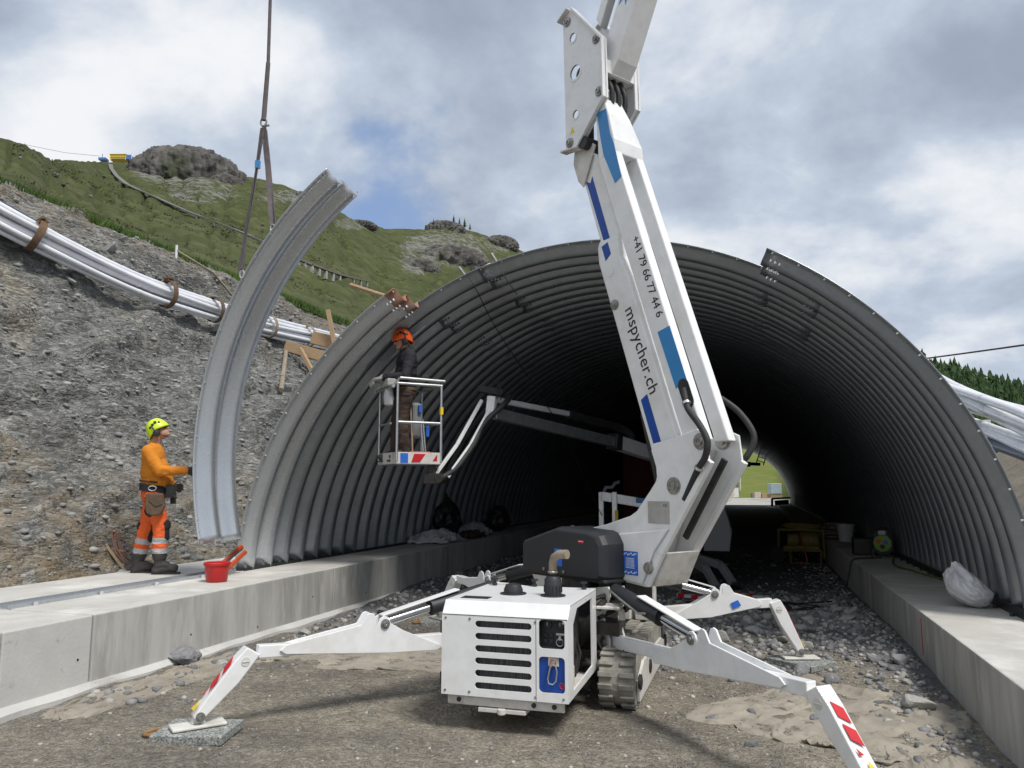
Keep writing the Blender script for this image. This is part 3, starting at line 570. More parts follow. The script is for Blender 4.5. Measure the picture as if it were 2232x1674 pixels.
def bolts_mesh(an_list,rad=RT,cen=(XC,ZC),edge=None,oy=0.,mt='bolt'):
    c=MB()
    for a in an_list:
        for da in (-.55,.0,.55):
            for y in (PCH*.25,PCH*.5,PCH*.75,PCH*1.25,PCH*1.5,PCH*1.75):
                t=R_(a+da*1.2); r=rad-.03+prof(y); d=np.array([math.cos(t),0,math.sin(t)]); p=np.array([cen[0]+r*d[0],oy+y,cen[1]+r*d[2]]); c.cyl(p+d*.03,p,.017,.014,6)
    if edge is not None:
        for a in np.arange(edge[0],edge[1],3.9):
            for y in (.035,):
                t=R_(a); r=rad-.014+prof(y); d=np.array([math.cos(t),0,math.sin(t)]); p=np.array([cen[0]+r*d[0],oy+y,cen[1]+r*d[2]]); c.cyl(p+d*.02,p-d*.012,.013,.011,6)
    return c.mesh('bolts',mt,False)
AL,AR=176.,1.5
sets={0:(121.,61.5),1:(108.,53.)}; lap=1.3; TM={}
for par,(s1,s2) in sets.items():
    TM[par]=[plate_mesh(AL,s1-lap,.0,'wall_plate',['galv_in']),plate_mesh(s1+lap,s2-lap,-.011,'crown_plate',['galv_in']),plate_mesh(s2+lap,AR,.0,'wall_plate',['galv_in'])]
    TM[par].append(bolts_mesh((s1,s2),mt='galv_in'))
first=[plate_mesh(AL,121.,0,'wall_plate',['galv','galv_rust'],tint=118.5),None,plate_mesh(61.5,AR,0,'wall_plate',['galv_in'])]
for k in range(NRING):
    par=k%2; y=Y0+k*RING-.004*0
    for j in range(3):
        if k==0 and j==1: continue
        me=first[j] if k==0 else TM[par][j]; o=bpy.data.objects.new('crown_plate' if j==1 else 'wall_plate',me); o.location=(0,y,0); link(o,tun)
        if k<4: s=o.modifiers.new('s','SOLIDIFY'); s.thickness=.008; s.offset=0
    if 1<=k<9: o=bpy.data.objects.new('seam_bolts',TM[par][3]); o.location=(0,y,0); link(o,tun); o['kind']='stuff'
for nm,ed,yy_ in (('rim_bolts',(121.5,175),Y0),('rim_bolts',(2,61),Y0),('rim_bolts',(62,120),Y0+RING)):
    o=bpy.data.objects.new(nm,bolts_mesh([],edge=ed)); o.location=(0,yy_,0); link(o,tun); o['kind']='stuff'
o=bpy.data.objects.new('seam_bolts',bolts_mesh([123.0,59.6])); o.location=(0,Y0,0); link(o,tun); o['kind']='stuff'
# ================================================================== FRONT SPIDER LIFT
PSI=R_(-35); TO=np.array([-1.5,7.4,0.])
TF=(TO,np.array([math.cos(PSI),math.sin(PSI),0]),np.array([-math.sin(PSI),math.cos(PSI),0]),np.array([0,0,1.]))   # turret frame: x along the boom plane, y away from the viewer side
def TW(s,t,z): return TF[0]+TF[1]*s+TF[2]*t+TF[3]*z
def TFo(s,t,z): return (TW(s,t,z),TF[1],TF[2],TF[3])
def pin(parent,s,z,t,r=.05,name='pin'):
    c=MB(); p=TW(s,t,z); d=-TF[2]
    c.lathe([(r*1.25,-.01),(r*1.25,.006),(r*1.05,.008),(r*1.05,.018),(r*.6,.020),(r*.6,.034),(r*.26,.036),(r*.26,.030),(.0001,.028)],p,d,20); return c.build(name,'pin_steel',parent,True)
lift=thing('spider_lift','white tracked spider lift with raised blue striped boom in front of the tunnel','spider lift',(-1.75,7.3,.05))
# ---- engine cover
BX0,BX1,BY0,BY1,BZ0,BZ1=-2.26,-1.30,5.48,6.50,.29,.955
WX=BX1-BX0; fz=.86
FF=frame((BX0,BY0,0),(1,0,0))      # front face frame: x right, z up, y away
holes=[slot(.262,.692,.800-k*.0865,.0235) for k in range(6)]+[rrect(.745,.655,.935,.835+.02,.03),rrect(.745,.355,.935,.60,.028)]
fp=plate([(0,BZ0),(WX-.0,BZ0),(WX-.0,fz),(0,fz)],holes,.012,(FF[0]+np.array([0,.006,0]),FF[1],FF[2],FF[3]),'white','front_panel',lift)
c=MB(); c.prism([(BY0,fz),(BY0+.065,BZ1),(BY1,BZ1),(BY1,BZ1-.014),(BY0+.075,BZ1-.014),(BY0+.014,fz-.004)],BX0,BX1,(np.zeros(3),np.array([0,1.,0]),np.array([1.,0,0]),np.array([0,0,1.]))); c.build('top_panel','white',lift,bev=.004)
MB().box((BX0+.007,(BY0+BY1)/2+.008,(BZ0+fz)/2),(.014,BY1-BY0-.02,fz-BZ0)).build('left_side_panel','white',lift,bev=.003)
c=MB(); x=BX1-.008
sf=(np.array([BX1-.008,0,0]),np.array([0,1.,0]),np.array([1.,0,0]),np.array([0,0,1.]))
plate([(BY0+.013,BZ0),(BY1,BZ0+.02),(BY1,BZ1-.016),(BY0+.09,BZ1-.016),(BY0+.013,fz-.004)],[[(BY0+.17,.34),(BY1-.16,.37),(BY1-.17,.90),(BY0+.30,.90),(BY0+.17,.80)]],.014,sf,'white','right_side_panel',lift)
MB().box(((BX0+BX1)/2,BY0+.045,BZ0-.035),(WX*.92,.03,.075)).box(((BX0+BX1)/2,(BY0+BY1)/2+.1,BZ0-.02),(WX*.9,.75,.03)).build('bumper','white_worn',lift,bev=.006)
c=MB()
for q in (.13,.70,.85): c.lathe([(.017,0),(.017,.012),(.01,.016),(.0001,.016)],(BX0+q,BY0+.03,BZ0-.035),(0,-1,0),10)
c.build('bumper_bolts','rubber',lift)['kind']='stuff'
MB().box(((BX0+BX1)/2-.02,BY0+.1,BZ0-.095),(.36,.16,.03)).lathe([(.03,-.02),(.03,.02)],((BX0+BX1)/2-.02,BY0+.02,BZ0-.095),(0,0,1),16).build('tow_bracket','white_worn',lift,bev=.005)
# inside: radiator, engine block
MB().box((BX0+.47,BY0+.07,.59),(.50,.03,.56)).build('radiator','mesh_grille',lift)
c=MB(); c.box((-1.78,6.05,.60),(.72,.62,.5)); c.box((-1.52,5.9,.50),(.30,.30,.30))
for k in range(7): c.cyl((-1.40,5.72+k*.07,.40+.05*(k%3)),(-1.40,5.75+k*.06,.86-.04*(k%2)),.016,n=8)
for k in range(5): c.tube([(-1.38,5.68+k*.1,.36),(-1.36,5.7+k*.11,.5),(-1.42,5.74+k*.1,.7),(-1.4,5.72+k*.12,.86)],.012,8)
c.build('engine','grease',lift,True)
MB().box((-1.375,5.80,.40),(.06,.16,.14)).build('fuel_can','cream',lift,bev=.01)
# control recess
c=MB(); cx=BX0+.84; c.box((cx,BY0+.085,.755),(.20,.01,.21)); c.box((cx-.098,BY0+.05,.755),(.006,.07,.21)); c.box((cx+.098,BY0+.05,.755),(.006,.07,.21)); c.box((cx,BY0+.05,.655),(.2,.07,.006)); c.box((cx,BY0+.05,.857),(.2,.07,.006))
cp=c.build('control_panel','black_plastic',lift)
for dx in (-.05,.045):
    MB().lathe([(.034,0),(.034,.014),(.028,.016),(.028,.010),(.0001,.010)],(cx+dx,BY0+.08,.81),(0,-1,0),20).build('gauge','dark_steel',cp,True); MB().box((cx+dx,BY0+.068,.815),(.004,.002,.025)).build('needle','alu',cp)
for dx in (-.062,-.022):
    for dz in (.735,.695): MB().box((cx+dx,BY0+.076,dz),(.03,.012,.032)).build('switch','dark_steel',cp,bev=.003)
MB().box((cx+.05,BY0+.078,.745),(.07,.006,.014)).build('maker_strip','alu',cp)
c=MB(); c.tube([(cx+.045+.026*math.cos(a),BY0+.062,.69+.026*math.sin(a)) for a in np.linspace(0,6.2,16)],.004,6); c.box((cx+.045,BY0+.07,.72),(.016,.02,.03)); c.build('key_ring','alu',cp)
# blue hook panel
hp=plate(rrect(.747,.357,.933,.598,.027),[],.008,(FF[0]+np.array([0,.022,0]),FF[1],FF[2],FF[3]),'blue','hook_panel',lift)
MB().box((cx+.01,BY0+.014,.566),(.075,.008,.06)).build('hook_plate','white_worn',hp); 
c=MB(); c.tube([(cx+.01+.02*math.cos(a),BY0-.004,.566+.02*math.sin(a)) for a in np.linspace(0,6.28,14)],.006,6); c.build('hook_ring','galv_rust',hp,True)
c=MB(); c.tube([(cx+.01+dx,BY0-.006,.50+dz) for dx,dz in [(0,.05),(.02,.045),(.03,.0),(.022,-.06),(.0,-.085),(-.03,-.08),(-.038,-.05),(-.02,.03),(0,.05)]],.006,8); c.build('carabiner','alu',hp,True)
c=MB(); c.tube([(cx+.07+.018*math.cos(a),BY0+.016,.405+.018*math.sin(a)) for a in np.linspace(0,6.28,16)],.003,6); c.box((cx+.07,BY0+.017,.405),(.03,.002,.004)); c.build('warning_decal','red',hp)
for zz_ in (.40,.76): MB().lathe([(.012,-.04),(.012,.04)],(BX0-.008,BY0+.02,zz_),(0,0,1),10).build('hinge','dark_steel',lift,True)
for xx_ in (.03,.22,.72,.955-.03):
    for zz_ in (BZ0+.03,fz-.025): MB().lathe([(.009,0),(.009,.004),(.0001,.006)],(BX0+xx_,BY0-.0005,zz_),(0,-1,0),8).build('panel_screw','pin_steel',fp)
MB().box((BX0+WX/2,BY0-.0008,fz-.0005),(WX*.99,.002,.004)).build('panel_gap','rubber',fp)
MB().box((BX0+.725,BY0-.0008,(BZ0+fz)/2),(.003,.002,(fz-BZ0)*.99)).build('panel_gap','rubber',fp)
# top fittings
MB().lathe([(.105,0),(.105,.008),(.076,.012),(.076,.035),(.058,.075),(.02,.085),(.0001,.086)],(-1.86,5.98,BZ1),n=24).build('filter_dome','black_plastic',lift,True)
c=MB(); c.lathe([(.098,0),(.098,.008),(.067,.010),(.067,.125),(.05,.15),(.022,.155),(.022,.185)],(-1.53,5.96,BZ1),n=24)
ft=c.build('exhaust_filter','black_plastic',lift,True)
c=MB()
for k in range(14): a=2*math.pi*k/14; c.box((-1.53+.067*math.cos(a),5.96+.067*math.sin(a),BZ1+.055),(.012,.012,.05))
c.build('filter_slots','text_black',ft)['kind']='stuff'
c=MB(); c.tube([(-1.53,5.96,BZ1+.17),(-1.53,5.96,BZ1+.25),(-1.515,5.95,BZ1+.295),(-1.475,5.93,BZ1+.32),(-1.40,5.90,BZ1+.325)],[.032,.032,.033,.034,.036],14); c.build('exhaust_pipe','wood_old',lift,True)
MB().tube([(-1.53+.034*math.cos(a),5.96+.034*math.sin(a),BZ1+.185) for a in np.linspace(0,6.28,14)],.007,6).build('hose_clamp','pin_steel',ft)
c=MB(); c.box((-2.07,5.70,BZ1+.002),(.22,.11,.004)); c.build('top_hatch','black_plastic',lift)
for (x,y) in ((-2.17,6.44),(-1.82,6.46),(-1.38,6.40)): MB().lathe([(.022,0),(.022,.02),(.012,.024),(.012,.045),(.03,.05),(.03,.062),(.0001,.064)],(x,y,BZ1),n=10).build('latch_knob','black_plastic',lift)
# ---- tracks
def track(xc,label=None):
    y0,y1,r,zc,w_=6.52,8.32,.205,.245,.30; pts=[]
    for a in np.linspace(90,270,13): pts.append((y0+r*math.cos(R_(a)),zc+r*math.sin(R_(a))))
    for a in np.linspace(-90,90,13): pts.append((y1+r*math.cos(R_(a)),zc+r*math.sin(R_(a))))
    t_=thing if False else None
    P=np.array(pts+pts[:1]); d=np.r_[0,np.cumsum(np.hypot(*np.diff(P,axis=0).T))]; n=56; c=MB()
    inner=[(zc+(a-zc)*1,b) for a,b in pts]
    c.prism([(a,b) for a,b in pts],xc-w_/2+.012,xc+w_/2-.012,(np.zeros(3),np.array([0,1.,0]),np.array([1.,0,0]),np.array([0,0,1.])))
    for i in range(n):
        s=d[-1]*i/n; y=np.interp(s,d,P[:,0]); z=np.interp(s,d,P[:,1]); y2=np.interp((s+.03)%d[-1],d,P[:,0]); z2=np.interp((s+.03)%d[-1],d,P[:,1]); tx=np.array([0,y2-y,z2-z]); tx/=np.linalg.norm(tx); nz=np.array([0,tx[2],-tx[1]]); nz=nz if nz@np.array([0,y-np.clip(y,y0,y1),z-zc])>0 else -nz
        for sx in (-1,1):
            off=(i%2)*0
            c.add([np.array([xc+sx*px_,y,z])+tx*ty+nz*hz for hz,lx in ((0,0),(.024,.012)) for px_,ty in ((.028,-.028),(w_/2-lx,-.028),(w_/2-lx,.012),(.028,.012))],[(0,1,2,3),(7,6,5,4),(0,4,5,1),(1,5,6,2),(2,6,7,3),(3,7,4,0)])
    tb=c.build('track','track_rubber',lift,bev=.005)
    c=MB(); sgn=1 if xc>-1.75 else -1; xs=xc+sgn*(w_/2+.004)
    c.prism([(y0-.02,zc-.17),(y1+.02,zc-.17),(y1+.05,zc-.03),(y1-.3,zc+.06),(y0+.25,zc+.10),(y0-.05,zc+.0)],xs-.012,xs+.012,(np.zeros(3),np.array([0,1.,0]),np.array([1.,0,0]),np.array([0,0,1.])))
    c.build('track_frame','white_worn',lift,bev=.004)
    for y in (y0,y0+.6,y0+1.2,y1): MB().lathe([(.06,-.01),(.06,.012),(.03,.018),(.0001,.018)],(xs+sgn*.012,y,zc-.02),(sgn,0,0),14).build('track_wheel','dark_steel',lift,True)
track(-1.115); track(-2.42)
# ---- chassis
c=MB(); c.box((-1.76,7.4,.56),(.62,2.3,.22)); c.box((-1.76,7.4,.40),(1.05,.5,.16)); c.box((-1.5,7.4,.76),(.62,.62,.20)); c.build('chassis','dark_steel',lift,bev=.01)
MB().lathe([(.36,0),(.36,.06),(.30,.062),(.30,.15),(.34,.152),(.34,.19)],(TO[0],TO[1],.80),n=32).build('slew_ring','grease',lift,True)
c=MB(); c.tube([(-1.28,6.52,.80),(-1.22,6.75,.86),(-1.2,7.0,.82),(-1.15,7.1,.7)],.035,10); c.tube([(-1.33,6.55,.86),(-1.18,6.7,.9),(-1.1,6.9,.8)],.02,8); c.tube([(-1.3,6.6,.7),(-1.2,6.8,.74),(-1.22,7.2,.7)],.018,8); c.box((-1.22,6.72,.62),(.2,.3,.1)); c.build('hydraulic_hoses','grease',lift,True)
MB().box((-1.20,6.60,.80),(.20,.22,.025)).tube([(-1.28,6.6,.80),(-1.14,6.58,.80),(-1.10,6.56,.77),(-1.09,6.56,.70)],.03,8).build('guard_plate','white_worn',lift,True,bev=.006)
# ---- outriggers (real planes, measured in metres along the leg)
def outrigger(p0,foot,knee,pz=.50,label=None,pad=True,lug=(1.00,.70),stripe=True,zf=.10,cyl=True,sidez=.62):
    p0=np.array(p0,float); foot=np.array(foot,float); d=foot-p0; Ln=np.linalg.norm(d); F=frame((p0[0],p0[1],0),(d[0],d[1],0)); k,kz=knee
    top=MB(); W=.050
    # inner box beam
    top.prism([(0,pz-.055),(0,pz+.055),(k*.55,kz+.0),(k*.97,kz+.045),(k*.97,kz-.045),(k*.5,kz-.085)],-.040,.040,F); ir=thing if 0 else top.build('outrigger_arm','white',lift,bev=.006)
    for sy in (-1,1):   # cheek plates with cylinder lugs
        q=[(k*.27,pz-.02),(lug[0]-.22,lug[1]-.10),(lug[0]-.10,lug[1]-.03)]+[(lug[0]-.045+.05*math.cos(R_(a)),lug[1]-.02+.05*math.sin(R_(a))) for a in (160,120,80,40)]+[(lug[0]+.02,lug[1]-.05)]+[(lug[0]+.075+.045*math.cos(R_(a)),lug[1]+.02+.045*math.sin(R_(a))) for a in (170,130,90,50,10)]+[(lug[0]+.15,lug[1]-.02),(k*.88,kz+.03),(k*.90,kz-.005),(k*.88,kz-.035),(lug[0]-.1,pz-.02),(k*.30,pz-.045)]
        c=MB(); c.prism(q,sy*W-.008,sy*W+.008,F); c.build('lug_plate','white',ir,bev=.004)
        c=MB(); c.lathe([(.038,0),(.038,.012),(.022,.014),(.022,.024),(.006,.026),(.0001,.022)],F[0]+F[1]*(lug[0]-.05)+F[3]*(lug[1]-.03)+F[2]*sy*(W+.008),F[2]*sy,18); c.build('pin','pin_steel',ir,True)
    # lower leg
    c=MB(); fz_=zf+.075; a=np.array([k,kz]); b=np.array([Ln,fz_]); e=(b-a)/np.linalg.norm(b-a); n=np.array([-e[1],e[0]]) 
    if n[1]<0: n=-n
    P=[a-e*.02+n*.045,a-e*.035-n*.065,a+e*.20-n*.07,b-e*.04-n*.035,b+e*.03-n*.02,b+e*.03+n*.03,b-e*.03+n*.04,a+e*.1+n*.055]
    c.prism([tuple(q) for q in P],-.058,.058,F); leg=c.build('outrigger_leg','white',lift,bev=.008)
    for sy in (-1,1):
        c=MB(); q=a+e*.06-n*.01; c.lathe([(.032,0),(.032,.004),(.0001,.004)],F[0]+F[1]*q[0]+F[3]*q[1]+F[2]*sy*.058,F[2]*sy,18); c.box((q[0],sy*.064,q[1]),(.05,.006,.006),F); c.build('knee_cap','white_worn',leg,True)
        c=MB(); c.lathe([(.032,0),(.032,.012),(.016,.014),(.016,.024),(.0001,.024)],F[0]+F[1]*Ln+F[3]*fz_+F[2]*sy*.058,F[2]*sy,18); c.build('foot_pin','pin_steel',leg,True)
    if stripe:   # hazard stripes on the outer face of the leg
        o=F[0]+F[1]*(a[0]+e[0]*.1+n[0]*.0575)+F[3]*(a[1]+e[1]*.1+n[1]*.0575); ew=F[1]*e[0]+F[3]*e[1]; nw=F[1]*n[0]+F[3]*n[1]; f2=(o+nw*.0025,ew,nw,F[2])
        sl=-.015/.4
        for j,(s0,s1) in enumerate(((-.02,.07),(.11,.20),(.25,.29))):
            c=MB(); c.prism([(s0,-.035),(s1,-.035),(s1-.05*(j<2)*.0+ .05,.035),(s0+.05*(1),.035)] if j<2 else [(s0,-.035),(s1,-.035),(s1,-.005)],-.0012,.0012,f2); c.build('hazard_stripe','red',leg)
        c=MB(); c.prism([(.47,0),(.57,-.05),(.57,.05)] if False else [(.325,.0),(.40,-.04),(.40,.04)],-.0012,.0012,f2); c.build('warning_triangle','yellow',leg)
    # foot
    c=MB(); P0=F[0]+F[1]*Ln; c.prism([(Ln-.05,zf+.02),(Ln+.05,zf+.02),(Ln+.028,zf+.085),(Ln-.028,zf+.085)],-.03,.03,F); c.box((Ln,0,zf+.010),(.36,.16,.022),F); 
    c.build('foot_plate','white_worn',lift,bev=.008)
    # hydraulic cylinder
    if cyl:
        A=F[0]+F[1]*.05+F[3]*(pz+.42); B=F[0]+F[1]*(lug[0]-.05)+F[3]*(lug[1]-.03); m_=A+(B-A)*.60
        c=MB(); c.cyl(A,m_,.062,n=20); c.cyl(m_-(B-A)*.02,m_,.068,n=20); cy=c.build('cylinder_barrel','black_plastic',lift,True)
        c=MB(); c.cyl(m_,B,.036,n=18); c.build('cylinder_rod','chrome',cy,True)
        up=np.cross(F[2],(B-A)); up=up/np.linalg.norm(up); up=up if up[2]>0 else -up
        s=A+(B-A)*.34+up*.078; q=B+up*.062; c=MB(); c.bar(s,q,.085,.012,up=up); c.build('cylinder_guard','white',cy,bev=.003)
        c=MB(); c.tube([A+F[2]*-.075+np.array([0,0,.02]),A+(B-A)*.2-F[2]*.085,A+(B-A)*.42-F[2]*.08-up*.03,A+(B-A)*.5-F[2]*.075],.009,8); c.build('cylinder_line','pin_steel',cy,True)
    return F
def bracket(x,y,dx,dy,z=.5):
    c=MB(); F=frame((x,y,0),(dx,dy,0))
    for s in (-.075,.075): c.prism([(-.22,z+.42),(.07,z+.46),(.09,z+.38),(-.02,z+.2),(.075,z+.03),(.075,z-.05),(.03,z-.08),(-.06,z-.07),(-.22,z+.05)],s-.010,s+.010,F)
    c.build('outrigger_bracket','white_worn',lift,bev=.005)
    for s in (-1,1): MB().lathe([(.045,0),(.045,.014),(.03,.016),(.03,.028),(.0001,.028)],F[0]+F[3]*z+F[2]*s*.085,F[2]*s,18).build('bracket_pin','pin_steel',lift,True)
LEGS=[((-2.2,6.66),(-3.78,4.73),(2.17,.60),'fl'),((-1.20,6.70),(.58,4.78),(2.24,.60),'fr'),((-1.28,8.10),(.37,8.60),(1.50,.62),'rr'),((-2.25,8.30),(-3.86,9.34),(1.60,.66),'rl')]
for (p,f,k,n) in LEGS:
    d=np.array(f)-np.array(p); bracket(p[0],p[1],d[0],d[1]); outrigger(p,f,k,zf=float(gz(np.array([f[0]]),np.array([f[1]]))[0])+.062,lug=({'rr':.92,'rl':.95}.get(n,1.17),.74))
MB().box((-1.10,8.05,.72),(.20,.16,.50)).box((-1.27,8.0,.74),(.07,.2,.52)).build('rear_column','white_worn',lift,bev=.01)
# decals on legs
F=frame((-1.28,8.10,0),(1.65,.5,0)); c=MB(); c.prism([(1.02,.62),(1.10,.655),(1.13,.60),(1.05,.565)],-.0685,-.0665,F); c.build('lifting_decal','sticker_blue',lift)
# ---- turret base: two side plates, web, counterweight cover
LP=[(.12,1.40),(.415,1.459),(.72,1.545),(.80,1.59),(.93,1.734),(1.02,1.83),(1.035,1.88),(1.03,1.96),(.98,2.10),(1.00,2.16),(1.25,2.20),(1.47,2.26),(1.56,2.22),(1.585,2.0),(1.209,1.464),(1.059,1.265),(.886,.955),(.525,.985),(.30,1.0),(.12,1.02)]
arm=[]
for t,nm in ((-.225,'base_plate'),(.205,'base_plate')):
    c=MB(); c.prism(LP,t-.011,t+.011,TFo(0,0,0)); arm.append(c.build('turret_side_plate','white',lift,bev=.006))
c=MB(); c.prism([(.13,1.05),(.13,1.39),(.78,1.56),(.91,1.74),(1.0,1.85),(1.22,2.12),(1.35,2.1),(.98,1.55),(.80,1.1),(.6,1.02)],-.205,.185,TFo(0,0,0)); c.build('turret_web','white_worn',lift,bev=.006)
# folded lower flank of the turret
c=MB(); c.prism([(.19,1.34),(1.17,1.455),(1.00,1.26),(.86,.975),(.53,1.0),(.19,1.02)],-.262,-.238,TFo(0,0,0)); flank=c.build('turret_flank','white',lift,bev=.012)
# channel edges
for t in (-.232,.205):
    c=MB(); a=TW(1.60,t,2.0); b=TW(1.06,t,1.235); c.bar(a,b,.05,.05,up=TF[2]); c.bar(b,TW(.90,t,.97),.05,.05,up=TF[2]); c.build('channel_flange','white',lift,bev=.006)
c=MB(); c.prism([(1.06,1.25),(.90,.965),(.97,.965),(1.12,1.25)],-.2,.2,TFo(0,0,0)); c.build('channel_foot','white_worn',lift,bev=.004)
c=MB(); c.bar(TW(1.50,.08,2.02),TW(1.06,.08,1.36),.055,.03,up=TF[2]); c.build('energy_chain','rubber',lift,bev=.004)
for (s,z,r) in ((1.219,1.804,.058),(1.507,2.157,.055)): pin(arm[0],s,z,-.236,r)
pin(arm[0],.945,1.12,-.266,.04); pin(arm[1],1.40,2.18,.19,.06)
# plates and stickers
plate([(0,0),(.235,0),(.235,.185),(0,.185)],[],.003,TFo(.93,-.2385,1.49),'alu','rating_plate',arm[0])
text('CE',.035,TFo(1.10,-.2405,1.63),'text_black',arm[0]); text('hinowa'[:0]+'MAX',.03,TFo(.94,-.2405,1.63),'text_black',arm[0]) if False else None
st=plate([(0,0),(.18,0),(.18,.20),(0,.20)],[],.003,TFo(.645,-.2645,1.045),'sticker_blue','load_sticker',flank)
c=MB(); f2=TFo(.645,-.267,1.045)
for k in range(7): c.box((.045+.015*k,0,.10),(.005,.001,.065),f2)
c.box((.09,0,.14),(.10,.001,.006),f2); c.box((.09,0,.06),(.10,.001,.006),f2); c.build('sticker_print','white',st)
for z in (.17,.015): 
    c=MB()
    for k in range(9): c.box((.012+.0185*k,0,z+.006*((k*7)%3)),(.012,.001,.010+.006*((k*5)%2)),f2)
    c.build('sticker_print','white',st)
pin(flank,.54,1.19,-.262,.018)
# black cover
CP=[(-.455,1.03),(-.455,1.255),(-.43,1.285),(.06,1.425),(.50,1.405),(.60,1.375),(.648,1.30),(.655,1.03),(.60,.99),(-.40,.985)]
c=MB(); o0,o1=-.50,-.29
P=[TW(a*1.0+.0,o0,b) for a,b in CP]; Q=[TW(.1+(a-.1)*1.02,o0+.05,1.2+(b-1.2)*1.04) for a,b in CP]; S=[TW(.1+(a-.1)*1.02,o1+.22,1.2+(b-1.2)*1.03) for a,b in CP]; n=len(CP)
P2=[TW(.1+(a-.1)*.93,o0-.022,1.2+(b-1.2)*.90) for a,b in CP]
c.add(P2+P+Q+S,[tuple(range(n-1,-1,-1))]+[(k*n+i,k*n+(i+1)%n,(k+1)*n+(i+1)%n,(k+1)*n+i) for k in range(3) for i in range(n)]+[tuple(range(3*n,4*n))])
cov=c.build('counterweight_cover','black_plastic',lift,bev=.012,seg=3)
MB().prism([(-.47,.975),(.66,.975),(.655,1.01),(-.465,1.01)],-.50,-.10,TFo(0,0,0)).build('cover_tray','rubber',lift,bev=.012)
plate([(0,0),(.07,0),(.07,.022),(0,.022)],[],.003,TFo(.36,-.5245,1.305),'red','reflector',cov); MB().box((.035,0,.016),(.06,.002,.006),TFo(.36,-.527,1.305)).build('reflector_shine','plastic_white',cov)
st=plate([(0,0),(.105,0),(.105,.155),(0,.155)],[],.003,TFo(.04,-.5245,1.085),'sticker_blue','noise_sticker',cov); text('70',.075,TFo(.014,-.527,1.105),'white',st,sx=.9).location+=Vector((0,0,0))
for (s,z) in ((-.11,1.045),(.165,1.04)): MB().lathe([(.014,0),(.014,.008),(.0001,.01)],TW(s,-.524,z),-TF[2],10).build('cover_bolt','pin_steel',cov)
MB().lathe([(.03,0),(.03,.02),(.015,.03),(.0001,.03)],TW(.13,-.38,1.415),n=12).build('cover_knob','black_plastic',cov)
c=MB(); c.cyl(TW(.25,-.35,.9),TW(.25,-.35,.98),.13,n=20); c.cyl(TW(.52,-.3,.84),TW(.52,-.3,.98),.10,n=18); c.build('slew_motor','dark_steel',lift,True)
c=MB(); c.box((.36,.05,.84),(.36,.35,.26),TFo(0,0,0)); c.build('turret_skirt','dark_steel',lift,bev=.01)
# ---- boom: lower link A, fork B/C
def lineA(z): return 1.0+(1.936-z)*.3446
def A_(z,w0=0.,w1=.285): return lineA(z)+w0,lineA(z)+w1
c=MB(); c.prism([(.305,4.06),(.318,3.91),(.40,3.67),(1.0,1.90),(1.06,1.86),(1.29,2.05),(1.15,2.42),(.705,3.715),(.60,3.93),(.575,4.13),(.33,4.13)],-.185,.185,TFo(0,0,0)); bA=c.build('lower_boom','white',lift,bev=.022,seg=3)
c=MB(); c.prism([(.015,5.06),(.10,4.80),(.33,4.09),(.36,4.0),(.55,4.0),(.575,4.15),(.36,4.83),(.28,5.05)],-.155,.155,TFo(0,0,0)); bA2=c.build('inner_boom','white',lift,bev=.02,seg=3)
# opening in the top of the lower boom
c=MB(); a=TW(.665,.0,3.86); 
def SP(s,z): return (s,z)
dirA=np.array([.3446,-1.])/math.hypot(.3446,1.)
def stripe(poly,t,m,name,par): return MB().prism(poly,t-.0015,t+.0015,TFo(0,0,0)).build(name,m,par)
def along(p,u,v): # along the boom downwards u, across to the right v
    nA=np.array([-dirA[1],dirA[0]]); q=np.array(p)+dirA*u+nA*v; return (float(q[0]),float(q[1]))
p0=(lineA(3.9),3.9)
stripe([along((.12,4.79),.0,.02),along((.12,4.79),.05,.065),along((.12,4.79),.0,.11),along((.12,4.79),.72,.10),along((.12,4.79),.70,.02)],-.157,'blue','blue_stripe',bA2)
stripe([along((.355,4.06),.0,.015),along((.355,4.06),.0,.10),along((.355,4.06),.13,.10),along((.355,4.06),.16,.015)],-.187,'blue','blue_stripe',bA)
stripe([along((lineA(2.56),2.56),.02,.04),along((lineA(2.56),2.56),.0,.125),along((lineA(2.56),2.56),.50,.125),along((lineA(2.56),2.56),.58,.04)],-.187,'blue','blue_stripe',bA)
da=TF[1]*dirA[0]+TF[3]*dirA[1]; na=TF[1]*(-dirA[1])+TF[3]*dirA[0]
q=(.655,3.40); text('mspycher.ch',.168,(TW(q[0],-.1875,q[1]),da,TF[2],na),'text_black',bA,space=1.02)
pin(bA,.53,3.47,-.187,.04); plate(circ(0,0,.05),[],.006,TFo(.47,-.187,3.80),'white','boom_boss',bA)
